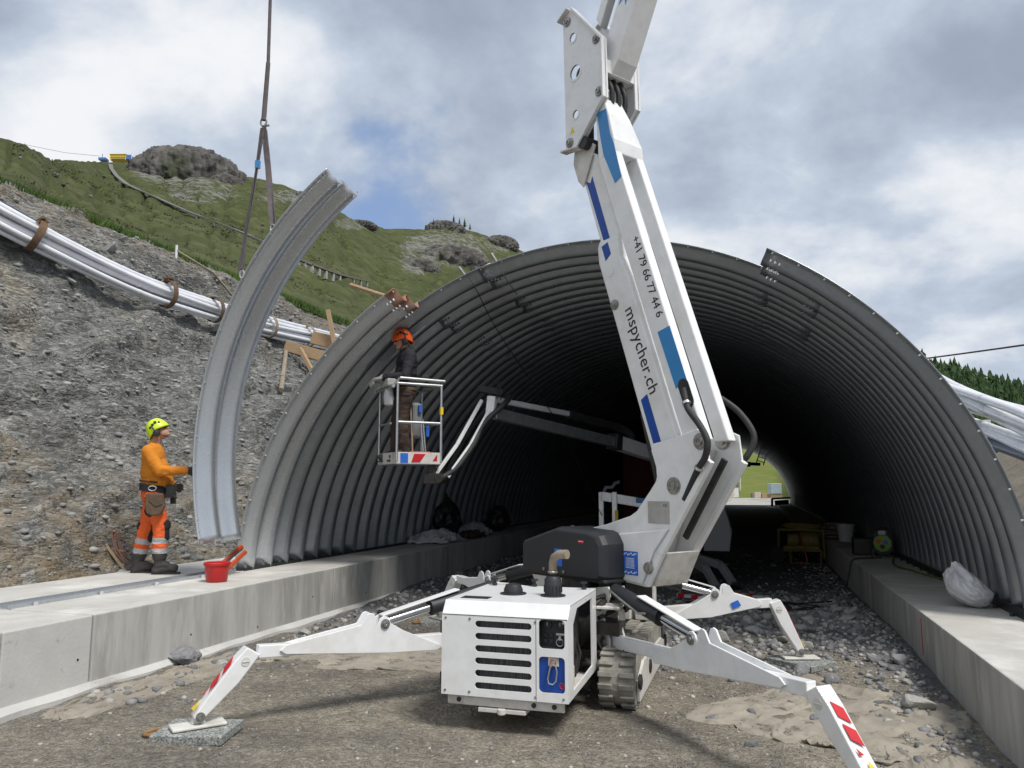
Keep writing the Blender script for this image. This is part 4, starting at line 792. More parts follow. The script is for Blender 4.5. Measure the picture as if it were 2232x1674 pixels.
# fork: near beam, far beam, head
dirB=np.array([.345,-1.])/math.hypot(.345,1.)
def rB(z): return 1.185-(z-3.22)*.345
def beam(t0,t1,z0,z1,w_,nm):
    c=MB(); c.prism([(rB(z1)-w_,z1-.02),(rB(z1),z1+.02),(rB(z0),z0),(rB(z0)-w_,z0)],t0,t1,TFo(0,0,0)); return c.build(nm,'white',lift,bev=.014,seg=3)
bB=beam(-.222,-.115,2.17,4.95,.225,'fork_beam'); bC=beam(.085,.185,2.17,4.95,.15,'fork_beam')
HB=[(rB(4.92)-.225,4.90),(rB(4.92)-.1,4.95),(rB(4.93),4.93),(.60,5.06),(.53,5.35),(.47,5.52),(.40,5.58),(.33,5.52),(.37,5.2)]
c=MB(); n_=len(HB); tt=[.187 if z<5.0 else .187-.30*(z-5.0) for s,z in HB]; c.add([TW(s,-.2245,z) for s,z in HB]+[TW(s,t,z) for (s,z),t in zip(HB,tt)],[tuple(range(n_))[::-1],tuple(range(n_,2*n_))]+[(i,(i+1)%n_,(i+1)%n_+n_,i+n_) for i in range(n_)]); hd=c.build('fork_head','white',lift,bev=.016,seg=3)
stripe([(.375,5.40),(.50,5.40),(.545,5.14),(.60,5.0),(.685,4.66),(.60,4.62),(.455,4.95),(.42,5.12)],-.227,'sky_blue','blue_stripe',hd)
def alB(z,u,v):
    nB=np.array([-dirB[1],dirB[0]]); q=np.array([rB(z)-.225,z])+dirB*u+nB*v; return (float(q[0]),float(q[1]))
stripe([(1.075,3.12),(1.21,3.155),(1.385,2.65),(1.26,2.61)],-.224,'sky_blue','blue_stripe',bB)
db=TF[1]*dirB[0]+TF[3]*dirB[1]; nb=TF[1]*(-dirB[1])+TF[3]*dirB[0]
q=(.80,4.03); text('+41 79 66 77 44 6',.112,(TW(q[0],-.2245,q[1]),db,TF[2],nb),'text_black',bB)
# hose loops
c=MB(); pts=[alB(2.56,.02,.10),alB(2.56,.22,.11)]; H=[TW(1.35,-.235,2.60),TW(1.39,-.25,2.47),TW(1.43,-.27,2.41),TW(1.55,-.29,2.28),TW(1.625,-.30,2.15),TW(1.60,-.30,2.03),TW(1.52,-.28,1.95),TW(1.44,-.25,1.86),TW(1.33,-.235,1.69)]
def cr(P,n=8):
    P=[np.array(p,float) for p in P]; P=[P[0]]+P+[P[-1]]; o=[]
    for i in range(1,len(P)-2):
        for k in range(n):
            t=k/n; o.append(.5*((2*P[i])+(-P[i-1]+P[i+1])*t+(2*P[i-1]-5*P[i]+4*P[i+1]-P[i+2])*t*t+(-P[i-1]+3*P[i]-3*P[i+1]+P[i+2])*t**3))
    return o+[P[-2]]
c.tube(cr(H),.027,12); c.build('hose_loop','rubber',lift,True)
c=MB()
for i in (1,6): 
    d=H[i+1]-H[i]; d/=np.linalg.norm(d); MB().cyl(H[i]-d*.012,H[i]+d*.012,.037,n=14).build('hose_clip','alu',lift,True)
MB().tube(cr([TW(1.36,.24,2.55),TW(1.50,.30,2.42),TW(1.62,.32,2.22),TW(1.58,.27,2.05),TW(1.48,.22,1.95)]),.027,12).build('hose_loop','rubber',lift,True)
c=MB(); c.prism(slot(-.13,.13,0,.055),-.003,.003,(TW(1.365,-.226,2.56),np.array(db),TF[2],np.array(nb))); c.build('hose_port','rubber',bB)
# lift cylinder behind the lower boom
c=MB(); c.cyl(TW(.78,-.02,2.75),TW(.86,-.02,2.45),.06,n=18); lc=c.build('lift_cylinder','white',lift,True); MB().bar(TW(.83,-.02,2.47),TW(1.0,-.02,1.80),.2,.18,up=TF[2]).build('cylinder_body','dark_steel',lc,bev=.02)
# ---- knuckle
KP=[(-.09,6.60),(.0,6.66),(.075,6.655),(.504,6.126),(.515,5.51),(.125,5.13),(-.06,5.16)]
HO=[circ(.06,6.34,.048),circ(.09,5.95,.075),circ(.09,5.50,.043)]
for t in (-.235,.215):
    kp=plate(KP,HO,.016,TFo(0,t,0),'white','knuckle_plate',lift)
    for (x,z,r) in ((.06,6.34,.048),(.09,5.95,.075),(.09,5.50,.043)): plate(circ(x,z,r*1.32),[circ(x,z,r)],.02,TFo(0,t-.004,0),'white','hole_collar',kp)
    for (a,b) in (((.075,6.655),(.504,6.126)),((.504,6.126),(.515,5.51)),((.515,5.51),(.125,5.13))):
        ww=.075; c=MB(); c.bar(TW(a[0],t-.02,a[1]),TW(b[0],t-.02,b[1]),.018,ww,up=TF[2]) if False else c.prism([a,b,(b[0]-.02,b[1]-.012),(a[0]-.02,a[1]-.012)],t-.045,t+.03,TFo(0,0,0)); c.build('knuckle_flange','white',kp,bev=.003)
    c=MB(); c.prism([(-.10,5.165),(.14,5.135),(.14,5.12),(-.10,5.145)],t-.06,t+.03,TFo(0,0,0)); c.build('knuckle_lip','white_worn',kp,bev=.003); c=MB(); c.prism([(-.13,6.60),(.02,6.675),(.02,6.66),(-.13,6.58)],t-.06,t+.03,TFo(0,0,0)); c.build('knuckle_lip','white_worn',kp,bev=.003)
    if t<0:
        for (s,z,r) in ((-.02,6.55,.042),(.40,6.16,.042),(.43,5.60,.042),(.0,5.23,.042)): pin(kp,s,z,t-.008,r)
        c=MB(); c.prism([(.0,5.32),(.07,5.32),(.035,5.385)],t-.0105,t-.0085,TFo(0,0,0)); c.build('warning_triangle','yellow',kp)
c=MB(); c.prism([(.33,5.92),(.50,5.92),(.50,5.78),(.33,5.80)],-.22,.2,TFo(0,0,0)); c.build('knuckle_crosstie','white',lift,bev=.006)
c=MB(); c.cyl(TW(.09,-.2,5.96),TW(.2,.2,5.9),.05,n=14); c.cyl(TW(.06,-.16,6.3),TW(.06,.2,6.3),.04,n=14); c.cyl(TW(.12,-.1,5.2),TW(.12,-.1,6.4),.055,n=14); c.build('knuckle_cylinder','dark_steel',lift,True)
c=MB(); c.cyl(TW(.20,-.26,5.16),TW(.20,.2,5.16),.062,n=20); c.build('inner_boom_pin','dark_steel',lift,True)
c=MB()
for k in range(3): c.tube(cr([TW(.30+.03*k,-.12+.09*k,5.90),TW(.44,-.12+.09*k,5.72),TW(.47,-.11+.09*k,5.6),TW(.44,-.1+.09*k,5.40)]),.026,10)
c.build('knuckle_hoses','rubber',lift,True)
c=MB(); c.prism([(-.0,5.17),(.14,5.25),(.30,5.12),(.12,4.74),(.05,4.82),(-.02,5.02)],-.185,-.165,TFo(0,0,0)); c.build('inner_boom_shoe','white_worn',bA2,bev=.006)
# ---- upper boom leaving the picture at the top
ub=np.array([.455,.89]); ub/=np.linalg.norm(ub); un=np.array([-ub[1],ub[0]])
def UB(u,v): q=np.array([.40,5.86])+ub*u+un*v; return (float(q[0]),float(q[1]))
c=MB(); c.prism([UB(-.05,-.11),UB(.12,-.15),UB(5.2,-.13),UB(5.2,.12),UB(.35,.12),UB(.05,.08)],-.14,.13,TFo(0,0,0)); up_=c.build('upper_boom','white',lift,bev=.016,seg=3)
stripe([UB(.62,-.02),UB(.70,.03),UB(.62,.08),UB(1.9,.08),UB(1.9,-.02)],-.1415,'sky_blue','blue_stripe',up_)
c=MB(); c.prism([UB(.42,.30),UB(5.2,.30),UB(5.2,.40),UB(.50,.40)],-.12,-.02,TFo(0,0,0)); c.build('upper_tie_rod','white',lift,bev=.008)
c=MB()
for k in range(3): c.tube([TW(*(UB(.25,.15+.04*k)[0],),-.06+.04*k,UB(.25,.15+.04*k)[1]),TW(UB(1.2,.17+.04*k)[0],-.06+.03*k,UB(1.2,.17+.04*k)[1]),TW(UB(4.8,.2)[0],0,UB(4.8,.2)[1])],.022,8)
c.build('upper_hoses','rubber',lift,True)
# ---- support pads
def pad(f,rz,label,h=.062,rope=False,s=(.50,.40)):
    z=float(gz(np.array([f[0]]),np.array([f[1]]))[0]); F=(np.array([f[0],f[1],z]),np.array([math.cos(rz),math.sin(rz),0]),np.array([-math.sin(rz),math.cos(rz),0]),np.array([0,0,1.])); t=thing('outrigger_pad',label,'support pad',(f[0],f[1],z),'support pads under the lift')
    MB().box((0,0,h/2-.006),(s[0],s[1],h),F).build('slab','pad',t,bev=.008)
    c=MB(); c.tube(cr([F[0]+F[1]*x+F[2]*y+F[3]*zz for x,y,zz in ((-.24,-.08,.03),(-.31,-.10,.028),(-.36,-.04,.02),(-.33,.04,.02),(-.25,.03,.03))]),.012,8); c.build('rope_handle','rope_tan',t,True)
    return t
pad((-3.78,4.73),R_(15),'speckled grey green pad under the leg nearest the left footing',rope=True)
pad((.37,8.60),R_(-38),'mossy green pad under the rear leg beside the right footing',s=(.55,.42))
pad((.55,4.80),R_(-30),'speckled pad at the lower right picture edge under the striped leg')
pad((-3.86,9.34),R_(20),'pad behind the engine cover under the rear left leg')
# ================================================================== HANGING PLATE, SLINGS, CRANE ROPE
HC,HR,HY0=(-2.285,2.225),4.05,7.68
hp_=thing('hanging_plate','curved galvanised corrugated plate hanging from slings in front of the tunnel','steel plate',(-6.2,HY0+.38,1.1))
me=plate_mesh(126.2,195.6,0,'curved_sheet',['galv'],ns=12,step=1.2,rad=HR,oy=HY0,cen=HC); obj('curved_sheet',me,hp_,solid=.008)
c=MB()
for a in np.concatenate([np.arange(127,195,4.6),[127.8,128.9,194.6,193.4]]):
    for y,rr in ((.03,.05),(RING-.03,.05)):
        t=R_(a); r=HR-.01+prof(y); d=np.array([math.cos(t),0,math.sin(t)]); p=np.array([HC[0]+r*d[0],HY0+y,HC[1]+r*d[2]]); c.cyl(p+d*.02,p-d*.004,.012,n=6)
c.build('bolt_holes','bolt',hp_)['kind']='stuff'
def onplate(a,y,dr=0.): t=R_(a); r=HR+prof(y)+dr; return np.array([HC[0]+r*math.cos(t),HY0+y,HC[1]+r*math.sin(t)])
AT1=onplate(149,0.,.02); AT2=onplate(139.8,.06,.07); HK=np.array([-5.86,8.0,6.42])
for p in (AT1,AT2,onplate(153,RING,0.)):
    c=MB(); c.tube([p+np.array([.03*math.cos(a),0,-.01+.05*math.sin(a)]) for a in np.linspace(0,6.28,14)],.010,8); c.build('shackle','alu',hp_,True)
sl=thing('lifting_sling','pair of dark webbing slings between the shackle and the hanging plate','sling',AT1)
def strap(p,q,w_,tw0,tw1,name,par,m='sling',n=16,th=.006):
    c=MB(); p=np.array(p,float); q=np.array(q,float); d=q-p; d/=np.linalg.norm(d); a=np.cross(d,[0,0,1.]); a/=np.linalg.norm(a); b=np.cross(d,a); V=[]
    for i in range(n+1):
        t=i/n; ang=tw0+(tw1-tw0)*t; e=math.cos(ang)*a+math.sin(ang)*b; f=np.cross(d,e); o=p+(q-p)*t
        V+=[o-e*w_/2-f*th/2,o+e*w_/2-f*th/2,o+e*w_/2+f*th/2,o-e*w_/2+f*th/2]
    F=[(4*i+j,4*i+(j+1)%4,4*i+4+(j+1)%4,4*i+4+j) for i in range(n) for j in range(4)]; c.add(V,F); return c.build(name,m,par)
strap(HK+np.array([-.01,0,-.04]),AT1+np.array([0,0,.05]),.075,.2,1.3,'webbing',sl); strap(HK+np.array([-.03,.01,-.05]),AT1+np.array([-.035,0,.04]),.075,1.2,.3,'webbing',sl)
strap(HK+np.array([.02,0,-.05]),AT2+np.array([0,0,.03]),.075,1.4,.2,'webbing',sl); strap(HK+np.array([.0,.02,-.06]),AT2+np.array([.02,0,.02]),.075,.3,1.5,'webbing',sl)
q=HK+(AT1-HK)*.28; MB().box(tuple(q),(.05,.05,.10)).build('sling_label','sky_blue',sl)
cr_=thing('crane_rope','thin crane rope with shackle above the slings','rope',HK)
c=MB(); c.cyl(HK+np.array([0,0,.06]),HK+np.array([.03,0,.85]),.032,.028,n=8); c.cyl(HK+np.array([.03,0,.85]),HK+np.array([-.04,0,6.]),.022,.018,n=8); c.build('rope','sling',cr_,True)
c=MB(); c.tube([HK+np.array([.045*math.cos(a),0,.04+.055*math.sin(a)]) for a in np.linspace(0,6.28,18)],.011,8); c.cyl(HK+np.array([-.02,0,-.02]),HK+np.array([.085,0,-.02]),.014,n=8); c.build('bow_shackle','pin_steel',cr_,True)
# ================================================================== SECOND LIFT INSIDE THE TUNNEL
l2=thing('spider_lift','white spider lift inside the tunnel with its boom stretched out to the work cage','spider lift',(-1.6,15.6,0))
KN=at(1066,872,10.9); T1=at(1425,992,14.2); CG=at(962,1040,10.25)
UPV=(0,0,1)
def mixp(a,b,t): return a+(b-a)*t
c=MB(); c.bar(mixp(KN,T1,.02)+np.array([0,0,-.17]),mixp(KN,T1,.74),.13,.16); b1=c.build('telescopic_boom','alu',l2,bev=.012)
c=MB(); 
for k in (-.05,0,.05): c.bar(mixp(KN,T1,.03)+np.array([.0,-.068,-.17+k]),mixp(KN,T1,.74)+np.array([0,-.068,k]),.006,.012)
c.build('boom_ribs','dark_steel',b1)
c=MB(); c.bar(mixp(KN,T1,.72),T1+np.array([.3,.6,-.1]),.20,.24); bo=c.build('outer_boom','white',l2,bev=.016); c=MB(); c.bar(mixp(KN,T1,.69),mixp(KN,T1,.73),.23,.27); c.build('boom_collar','dark_steel',bo,bev=.01)
dx=(T1-KN)/np.linalg.norm(T1-KN); nn_=np.cross(dx,[0,0,1.]); nn_/=np.linalg.norm(nn_); zz=np.cross(nn_,dx); q=at(1346,974,13.0)
q=mixp(KN,T1,.80)-nn_*0; ny_=nn_ if nn_[1]<0 else -nn_; text('www.m',.22,(q+ny_*.103-zz*.06,dx,-ny_,zz),'text_black',bo)
c=MB(); a=KN+np.array([0,0,.02]); b=at(1238,902,12.6); c.bar(a,b,.07,.08); tie=c.build('tie_bar','white',l2,bev=.008); 
c=MB(); e=at(1345,932,13.6); c.tube(cr([b,mixp(b,e,.5),e,e+np.array([.2,.2,-.12]),e+np.array([.22,.25,-.35])]),.075,12); c.build('cable_duct','rubber',l2,True)
# jib down to the cage
for off in (-.10,.08):
    c=MB(); m_=mixp(KN,CG,.56)+np.array([.02,0,-.04]); s=np.array([off,off*.3,0.]); c.bar(KN+s,m_+s,.038,.048); c.bar(m_+s,CG+s,.038,.048); c.build('jib_arm','white',l2,bev=.008)
sf_=np.array([.10,.04,-.03]); c=MB(); c.bar(KN+np.array([.05,.0,.05]),KN+np.array([.02,0,-.22]),.12,.12); c.build('jib_knuckle','white',l2,bev=.01)
c=MB(); c.tube(cr([mixp(KN,T1,.10)+np.array([0,0,.16]),KN+np.array([.22,.05,-.05]),mixp(KN,CG,.30)+sf_,mixp(KN,CG,.55)+sf_*1.3,mixp(KN,CG,.85)+sf_,CG+np.array([.03,0,.0])]),[.06]*1+[.075]*39+[.06]*1 if False else .040,12); c.build('hose_sleeve','rubber',l2,True)
c=MB(); c.box(tuple(CG+np.array([-.10,0,-.02])),(.24,.18,.14)); c.box(tuple(CG+np.array([-.13,.02,.10])),(.12,.12,.2)); c.cyl(CG+np.array([0,-.1,-.02]),CG+np.array([0,.1,-.02]),.06,n=14); c.build('cage_rotator','grease',l2,bev=.012)
c=MB(); c.bar(KN+np.array([-.16,-.02,.17]),KN+np.array([.16,.1,.11]),.11,.09); c.tube([KN+np.array([.12,0,.02]),KN+np.array([.13,0,.26]),KN+np.array([.16,0,.27]),KN+np.array([.17,.02,0])],.008,6); c.build('hose_guide','rubber',l2,bev=.01)
# turret, mast, chassis
BB=np.array([-1.6,15.7,0.])
c=MB(); c.box((-1.35,14.9,1.55),(.30,.34,1.5)); c.box((-1.55,15.2,.95),(.55,.9,.45)); c.build('turret_mast','white_worn',l2,bev=.02)
c=MB(); c.box((-1.6,15.8,.72),(.8,2.2,.3)); c.build('chassis','dark_steel',l2,bev=.01)
c=MB(); c.box((-.92,14.9,1.25),(.32,.5,1.05)); c.prism([(-.2,.65),(.25,.65),(.3,1.0),(.1,1.8),(-.1,1.8)],-.25,.25,(np.array([-.72,14.7,0.]),)+WORLD[1:]); c.build('fly_jib','roof_and_shade_grey',l2,bev=.015)  # grey panel, its colour darkened to stand in for the tunnel shadow
text('16',.16,((-.98,14.44,.95),np.array([1.,0,0]),np.array([0,1.,0]),np.array([0,0,1.])),'text_black',l2)
c=MB(); c.box((-2.75,14.4,1.15),(.10,.10,1.1)); c.box((-2.50,14.4,1.15),(.10,.10,1.1)); c.bar((-2.75,14.4,1.62),(-1.6,14.6,1.42),.12,.18); c.build('front_frame','alu',l2,bev=.01)
MB().box((-2.46,14.34,1.25),(.06,.03,.22)).build('marker','yellow',l2); MB().box((-2.02,14.42,1.54),(.18,.004,.09)).build('frame_sticker','sky_blue',l2)
c=MB(); gg=random.Random(4)
for k in range(14): 
    a=np.array([-2.3+gg.random()*.9,14.5+gg.random()*.5,.8+gg.random()*.3]); c.tube(cr([a,a+np.array([gg.uniform(-.2,.3),.05,.2]),a+np.array([gg.uniform(.1,.5),.1,gg.uniform(-.1,.4)])],5),.022,7)
c.build('hose_tangle','rubber',l2,True)
c=MB(); c.tube([(-2.7,14.4,1.7),(-2.66,14.4,1.78),(-2.55,14.42,1.78),(-2.48,14.4,1.86),(-2.4,14.4,1.88)],.035,8); c.build('exhaust','alu',l2,True)
for xc in (-2.2,-1.0):
    c=MB(); c.prism([(14.7+.2*math.cos(R_(a)),.25+.2*math.sin(R_(a))) for a in range(90,271,30)]+[(16.7+.2*math.cos(R_(a)),.25+.2*math.sin(R_(a))) for a in range(-90,91,30)],xc-.13,xc+.13,(np.zeros(3),np.array([0,1.,0]),np.array([1.,0,0]),np.array([0,0,1.]))); c.build('track','rubber',l2,bev=.02)
for (a,k,f) in (((-1.2,14.8,.55),(-.62,14.3,.42),(-.42,14.1,.14)),((-1.2,14.6,.5),(-.85,13.9,.38),(-.68,13.6,.12)),((-2.0,16.6,.7),(-3.3,17.2,.75),(-3.6,17.4,.14)),((-2.0,14.9,.7),(-3.1,14.4,.72),(-3.4,14.2,.14))):
    c=MB(); c.bar(a,k,.12,.13); c.bar(k,f,.11,.12); lg=c.build('outrigger','roof_and_shade_grey',l2,bev=.01); kk=np.array(k,float); ff=np.array(f,float)  # white legs coloured grey: the tunnel shade is put into the colour
    for j in range(3): MB().bar(mixp(np.array(a,float),kk,.35+.2*j)+np.array([0,-.066,.0]),mixp(np.array(a,float),kk,.45+.2*j)+np.array([0,-.066,0]),.01,.10).build('hazard_stripe','red',lg); MB().lathe([(.14,0),(.14,.03),(.04,.06)],(f[0],f[1],f[2]-.10),n=16).build('foot',"dark_steel",lg)
# striped boards and planks lying behind the first lift
for i,(x,y,rz,ln) in enumerate(((-.75,12.6,-.55,1.1),(-.35,13.2,-.5,1.2))):
    z=float(gz(np.array([x]),np.array([y]))[0]); F=(np.array([x,y,z+.04]),np.array([math.cos(rz),math.sin(rz),0]),np.array([-math.sin(rz),math.cos(rz),0]),np.array([0,0,1.])); t=thing('striped_board',('red and white striped board on the tunnel floor nearer the lift turret','red and white striped board lying farther into the tunnel')[i],'board',(x,y,z),'striped boards on the tunnel floor')
    MB().box((0,0,0),(ln,.16,.05),F).build('board','plastic_white',t,bev=.005)
    for k in range(4): c=MB(); c.prism([(-.5*ln+.26*k+.02,-.0252),(-.5*ln+.26*k+.15,-.0252),(-.5*ln+.26*k+.15,.0268),(-.5*ln+.26*k+.02,.0268)],-.0815,.0815,F); c.build('stripe','red',t)
# ================================================================== WORK CAGE (top-level part of lift 2 boom: same thing)
rt=np.array([math.cos(YAW),math.sin(YAW),0]); fw=np.array([-math.sin(YAW),math.cos(YAW),0])
cu_=.88*rt+.47*fw; cv_=-.47*rt+.88*fw; P1=at(864,1012,9.95); CB=P1[2]
CF=(P1,cu_,cv_,np.array([0,0,1.])); CW,CD,CH=.62,.72,1.06
def CGp(a,b,z): return CF[0]+CF[1]*a+CF[2]*b+CF[3]*z
c=MB(); c.box((CW/2,CD/2,.02),(CW,CD,.04),CF); c.build('cage_floor','alu',l2,bev=.004)
for nm,(x,y,dx_,dy_) in (('k',(CW/2,0,CW,.012)),('k',(0,CD/2,.012,CD)),('k',(CW,CD/2,.012,CD)),('k',(CW/2,CD,CW,.012))): MB().box((x,y,.085),(dx_,dy_,.15),CF).build('kick_plate','white_worn',l2,bev=.003)
def cagetube(pts,r=.018): c=MB(); c.tube([CGp(*p) for p in pts],r,10); return c.build('cage_rail','alu',l2,True)
for p in ((0,0),(CW,0),(0,CD),(CW,CD)): cagetube([(p[0],p[1],.04),(p[0],p[1],CH)])
cagetube([(0,0,CH),(CW,0,CH),(CW,CD,CH),(0,CD,CH),(0,0,CH)]); cagetube([(0.02,-.015,CH+.07),(CW+.03,-.015,CH+.06),(CW+.03,CD,CH+.06)],.02); cagetube([(0,0,.55),(CW,0,.55),(CW,CD,.55)]); cagetube([(0,CD,.55),(0,CD*.35,.55)],.013); cagetube([(-.06,-.0,CH-.04),(-.05,CD,CH-.04)],.02); cagetube([(.02,-.01,CH+.07),(-.03,.05,CH-.02),(-.05,.2,CH)],.018)
st=plate([(0,0),(.105,0),(.105,.125),(0,.125)],[],.003,(CGp(.05,-.009,.022),CF[1],CF[2],CF[3]),'sticker_blue','cage_sticker',l2)
for poly in ([(.20,.03),(.32,.03),(.40,.14),(.24,.14)],[(.50,.05),(.565,.05),(.565,.14)]): MB().prism(poly,-.0105,-.0085,CF).build('hazard_stripe','red',l2)
MB().box((CW,-.004,.72),(.04,.04,.10),CF).build('yellow_tape','yellow',l2)
c=MB(); c.box((-.02,.30,CH+.03),(.16,.34,.10),CF); c.build('control_box','glove_grey',l2,bev=.02); c=MB(); c.tube([CGp(-.10,.2,CH+.0),CGp(-.06,.22,CH+.09),CGp(.02,.3,CH+.1)],.012,8); c.build('control_guard','alu',l2,True)
# tools in the cage
MB().lathe([(.10,0),(.125,.17),(.13,.17),(.115,.16),(.09,.02),(.0001,.02)],CGp(.42,.28,.045),n=20).build('x','bucket_red') if False else None
tb=thing('tool_tray','red tray of tools on the work cage floor','tray',CGp(.40,.3,.04)); MB().box((.38,.25,.11),(.30,.24,.14),CF).build('tray','bucket_red',tb,bev=.01)
tg=thing('tool_bag','clear bag with blue tools hanging inside the work cage rail','tool bag',CGp(.5,.4,.2)); 
MB().box((.45,.50,.62),(.15,.12,.50),CF).build('bag','roof_and_shade_grey',tg,bev=.04); MB().box((.48,.42,.78),(.05,.03,.12),CF).build('tool_handle','sticker_blue',tg,bev=.01); MB().box((.545,.30,.46),(.05,.04,.15),CF).build('tool_handle','sticker_blue',tg,bev=.01)
for k,(x,y,m,r) in enumerate(((.34,.30,'wood',.013),(.47,.22,'alu',.013),(.51,.24,'alu',.013))):
    o=MB().cyl(CGp(x,y,.05),CGp(x-.04,y+.05,.95 if k==0 else .62),r,n=10).build('tool_rod',m,None,True); tag(o,('wooden tool handle leaning in the work cage','left of two bright steel rods in the work cage','right of two bright steel rods in the work cage')[k],'rod')
cl=MB(); cl.lathe([(.0001,0),(.06,.02),(.07,.12),(.05,.25),(.02,.3)],CGp(-.02,.30,CH-.28),n=10); tag(cl.build('rag','plastic_white',None,True),'crumpled pale rag hanging under the cage control box','rag')
# ================================================================== PEOPLE
def cone_pts(p,q,r0,r1,n=14):
    mb=MB(); p=np.array(p,float); q=np.array(q,float); d=q-p; L_=np.linalg.norm(d); d=d/L_; P=[];R=[]
    for a in np.linspace(90,0,5): P.append(p-d*r0*math.sin(R_(a))); R.append(max(r0*math.cos(R_(a)),.001))
    for a in np.linspace(0,90,5): P.append(q+d*r1*math.sin(R_(a))); R.append(max(r1*math.cos(R_(a)),.001))
    return P,R
def body(name,prims,fr,parent,vox=.010,smooth=3):
    O,f,l,u=fr; W_=lambda p: O+f*p[0]+l*p[1]+u*p[2]; rot=np.stack([f,l,u],-1); mb=MB(); lab=[]
    for pr in prims:
        if pr[0]=='c': P,R=cone_pts(W_(pr[1]),W_(pr[2]),pr[3],pr[4]); mb.tube(P,R,14)
        else:
            rr=rot if len(pr)<5 else rot@np.array(Matrix.Rotation(pr[3],3,'Y')); mb.ball(W_(pr[1]),pr[2],16,rr)
        lab.append(pr)
    me=_mesh('tmp',mb.v,mb.f,'skin'); o=bpy.data.objects.new('tmp',me); COL.objects.link(o)
    r=o.modifiers.new('r','REMESH'); r.mode='VOXEL'; r.voxel_size=vox; s=o.modifiers.new('s','SMOOTH'); s.factor=.5; s.iterations=smooth
    dg=bpy.context.evaluated_depsgraph_get(); dg.update(); me2=bpy.data.meshes.new_from_object(o.evaluated_get(dg)); bpy.data.objects.remove(o); bpy.data.meshes.remove(me)
    me2.name=name; me2.materials.clear(); mats=sorted(set(p[-1] for p in prims))
    for m in mats: me2.materials.append(MT[m])
    n=len(me2.polygons); c=np.empty(n*3); me2.polygons.foreach_get('center',c); c=c.reshape(-1,3); best=np.full(n,9.); idx=np.zeros(n,np.int32)
    for pr in prims:
        if pr[0]=='c':
            a=W_(pr[1]); b=W_(pr[2]); d=b-a; t=np.clip(((c-a)@d)/(d@d),0,1); dist=np.linalg.norm(c-a-t[:,None]*d,axis=1)-(pr[3]+(pr[4]-pr[3])*t)
        else:
            rr=rot if len(pr)<5 else rot@np.array(Matrix.Rotation(pr[3],3,'Y'))
            k=(c-W_(pr[1]))@rr/np.array(pr[2]); dist=(np.linalg.norm(k,axis=1)-1)*min(pr[2])
        m=dist<best; best[m]=dist[m]; idx[m]=mats.index(pr[-1])
    me2.polygons.foreach_set('material_index',idx); me2.polygons.foreach_set('use_smooth',np.ones(n,bool)); 
    # cloth folds
    co=np.empty(len(me2.vertices)*3); me2.vertices.foreach_get('co',co); co=co.reshape(-1,3); nr=np.empty_like(co).ravel(); me2.vertices.foreach_get('normal',nr); nr=nr.reshape(-1,3)
    zl=(co-O)@u; fold=((1-2*np.abs(fbm(np.stack([(co-O)@f*6,(co-O)@l*6,zl*13],-1),3,91)))*.012+fbm(np.stack([(co-O)@f*14,(co-O)@l*14,zl*26],-1),2,95)*.006)*np.clip((1.52-zl)*5,0,1); me2.vertices.foreach_set('co',(co+nr*fold[:,None]).ravel()); me2.update()
    return obj(name,me2,parent)
def hand(prims,w_,d,palm_n,m,curl=.25,s=1.0):   # palm, four fingers and a thumb leaving the side of the palm (local vectors)
    w_=np.array(w_,float); d=np.array(d,float)/np.linalg.norm(d); pn=np.array(palm_n,float); pn=pn-d*(pn@d); pn/=np.linalg.norm(pn); sd_=np.cross(d,pn)
    for k in range(4):
        o=(k-1.5)*.021*s; b=w_+d*.085*s+sd_*o; prims.append(('c',tuple(w_+sd_*o*.6),tuple(b),.017*s,.014*s,m))
        L_=(.062,.074,.070,.055)[k]*s; m1=b+(d*math.cos(curl)+pn*math.sin(curl))*L_*.55; e=m1+(d*math.cos(curl*2.4)+pn*math.sin(curl*2.4))*L_*.55
        prims+= [('c',tuple(b),tuple(m1),.0125*s,.0115*s,m),('c',tuple(m1),tuple(e),.0115*s,.009*s,m)]
    b=w_+d*.03*s-sd_*.035*s; e=b+(d*.75-sd_*.6+pn*.3)*.045*s; e2=e+(d*.95+pn*.2)*.03*s; prims+= [('c',tuple(w_),tuple(b),.018*s,.015*s,m),('c',tuple(b),tuple(e),.014*s,.012*s,m),('c',tuple(e),tuple(e2),.012*s,.010*s,m)]
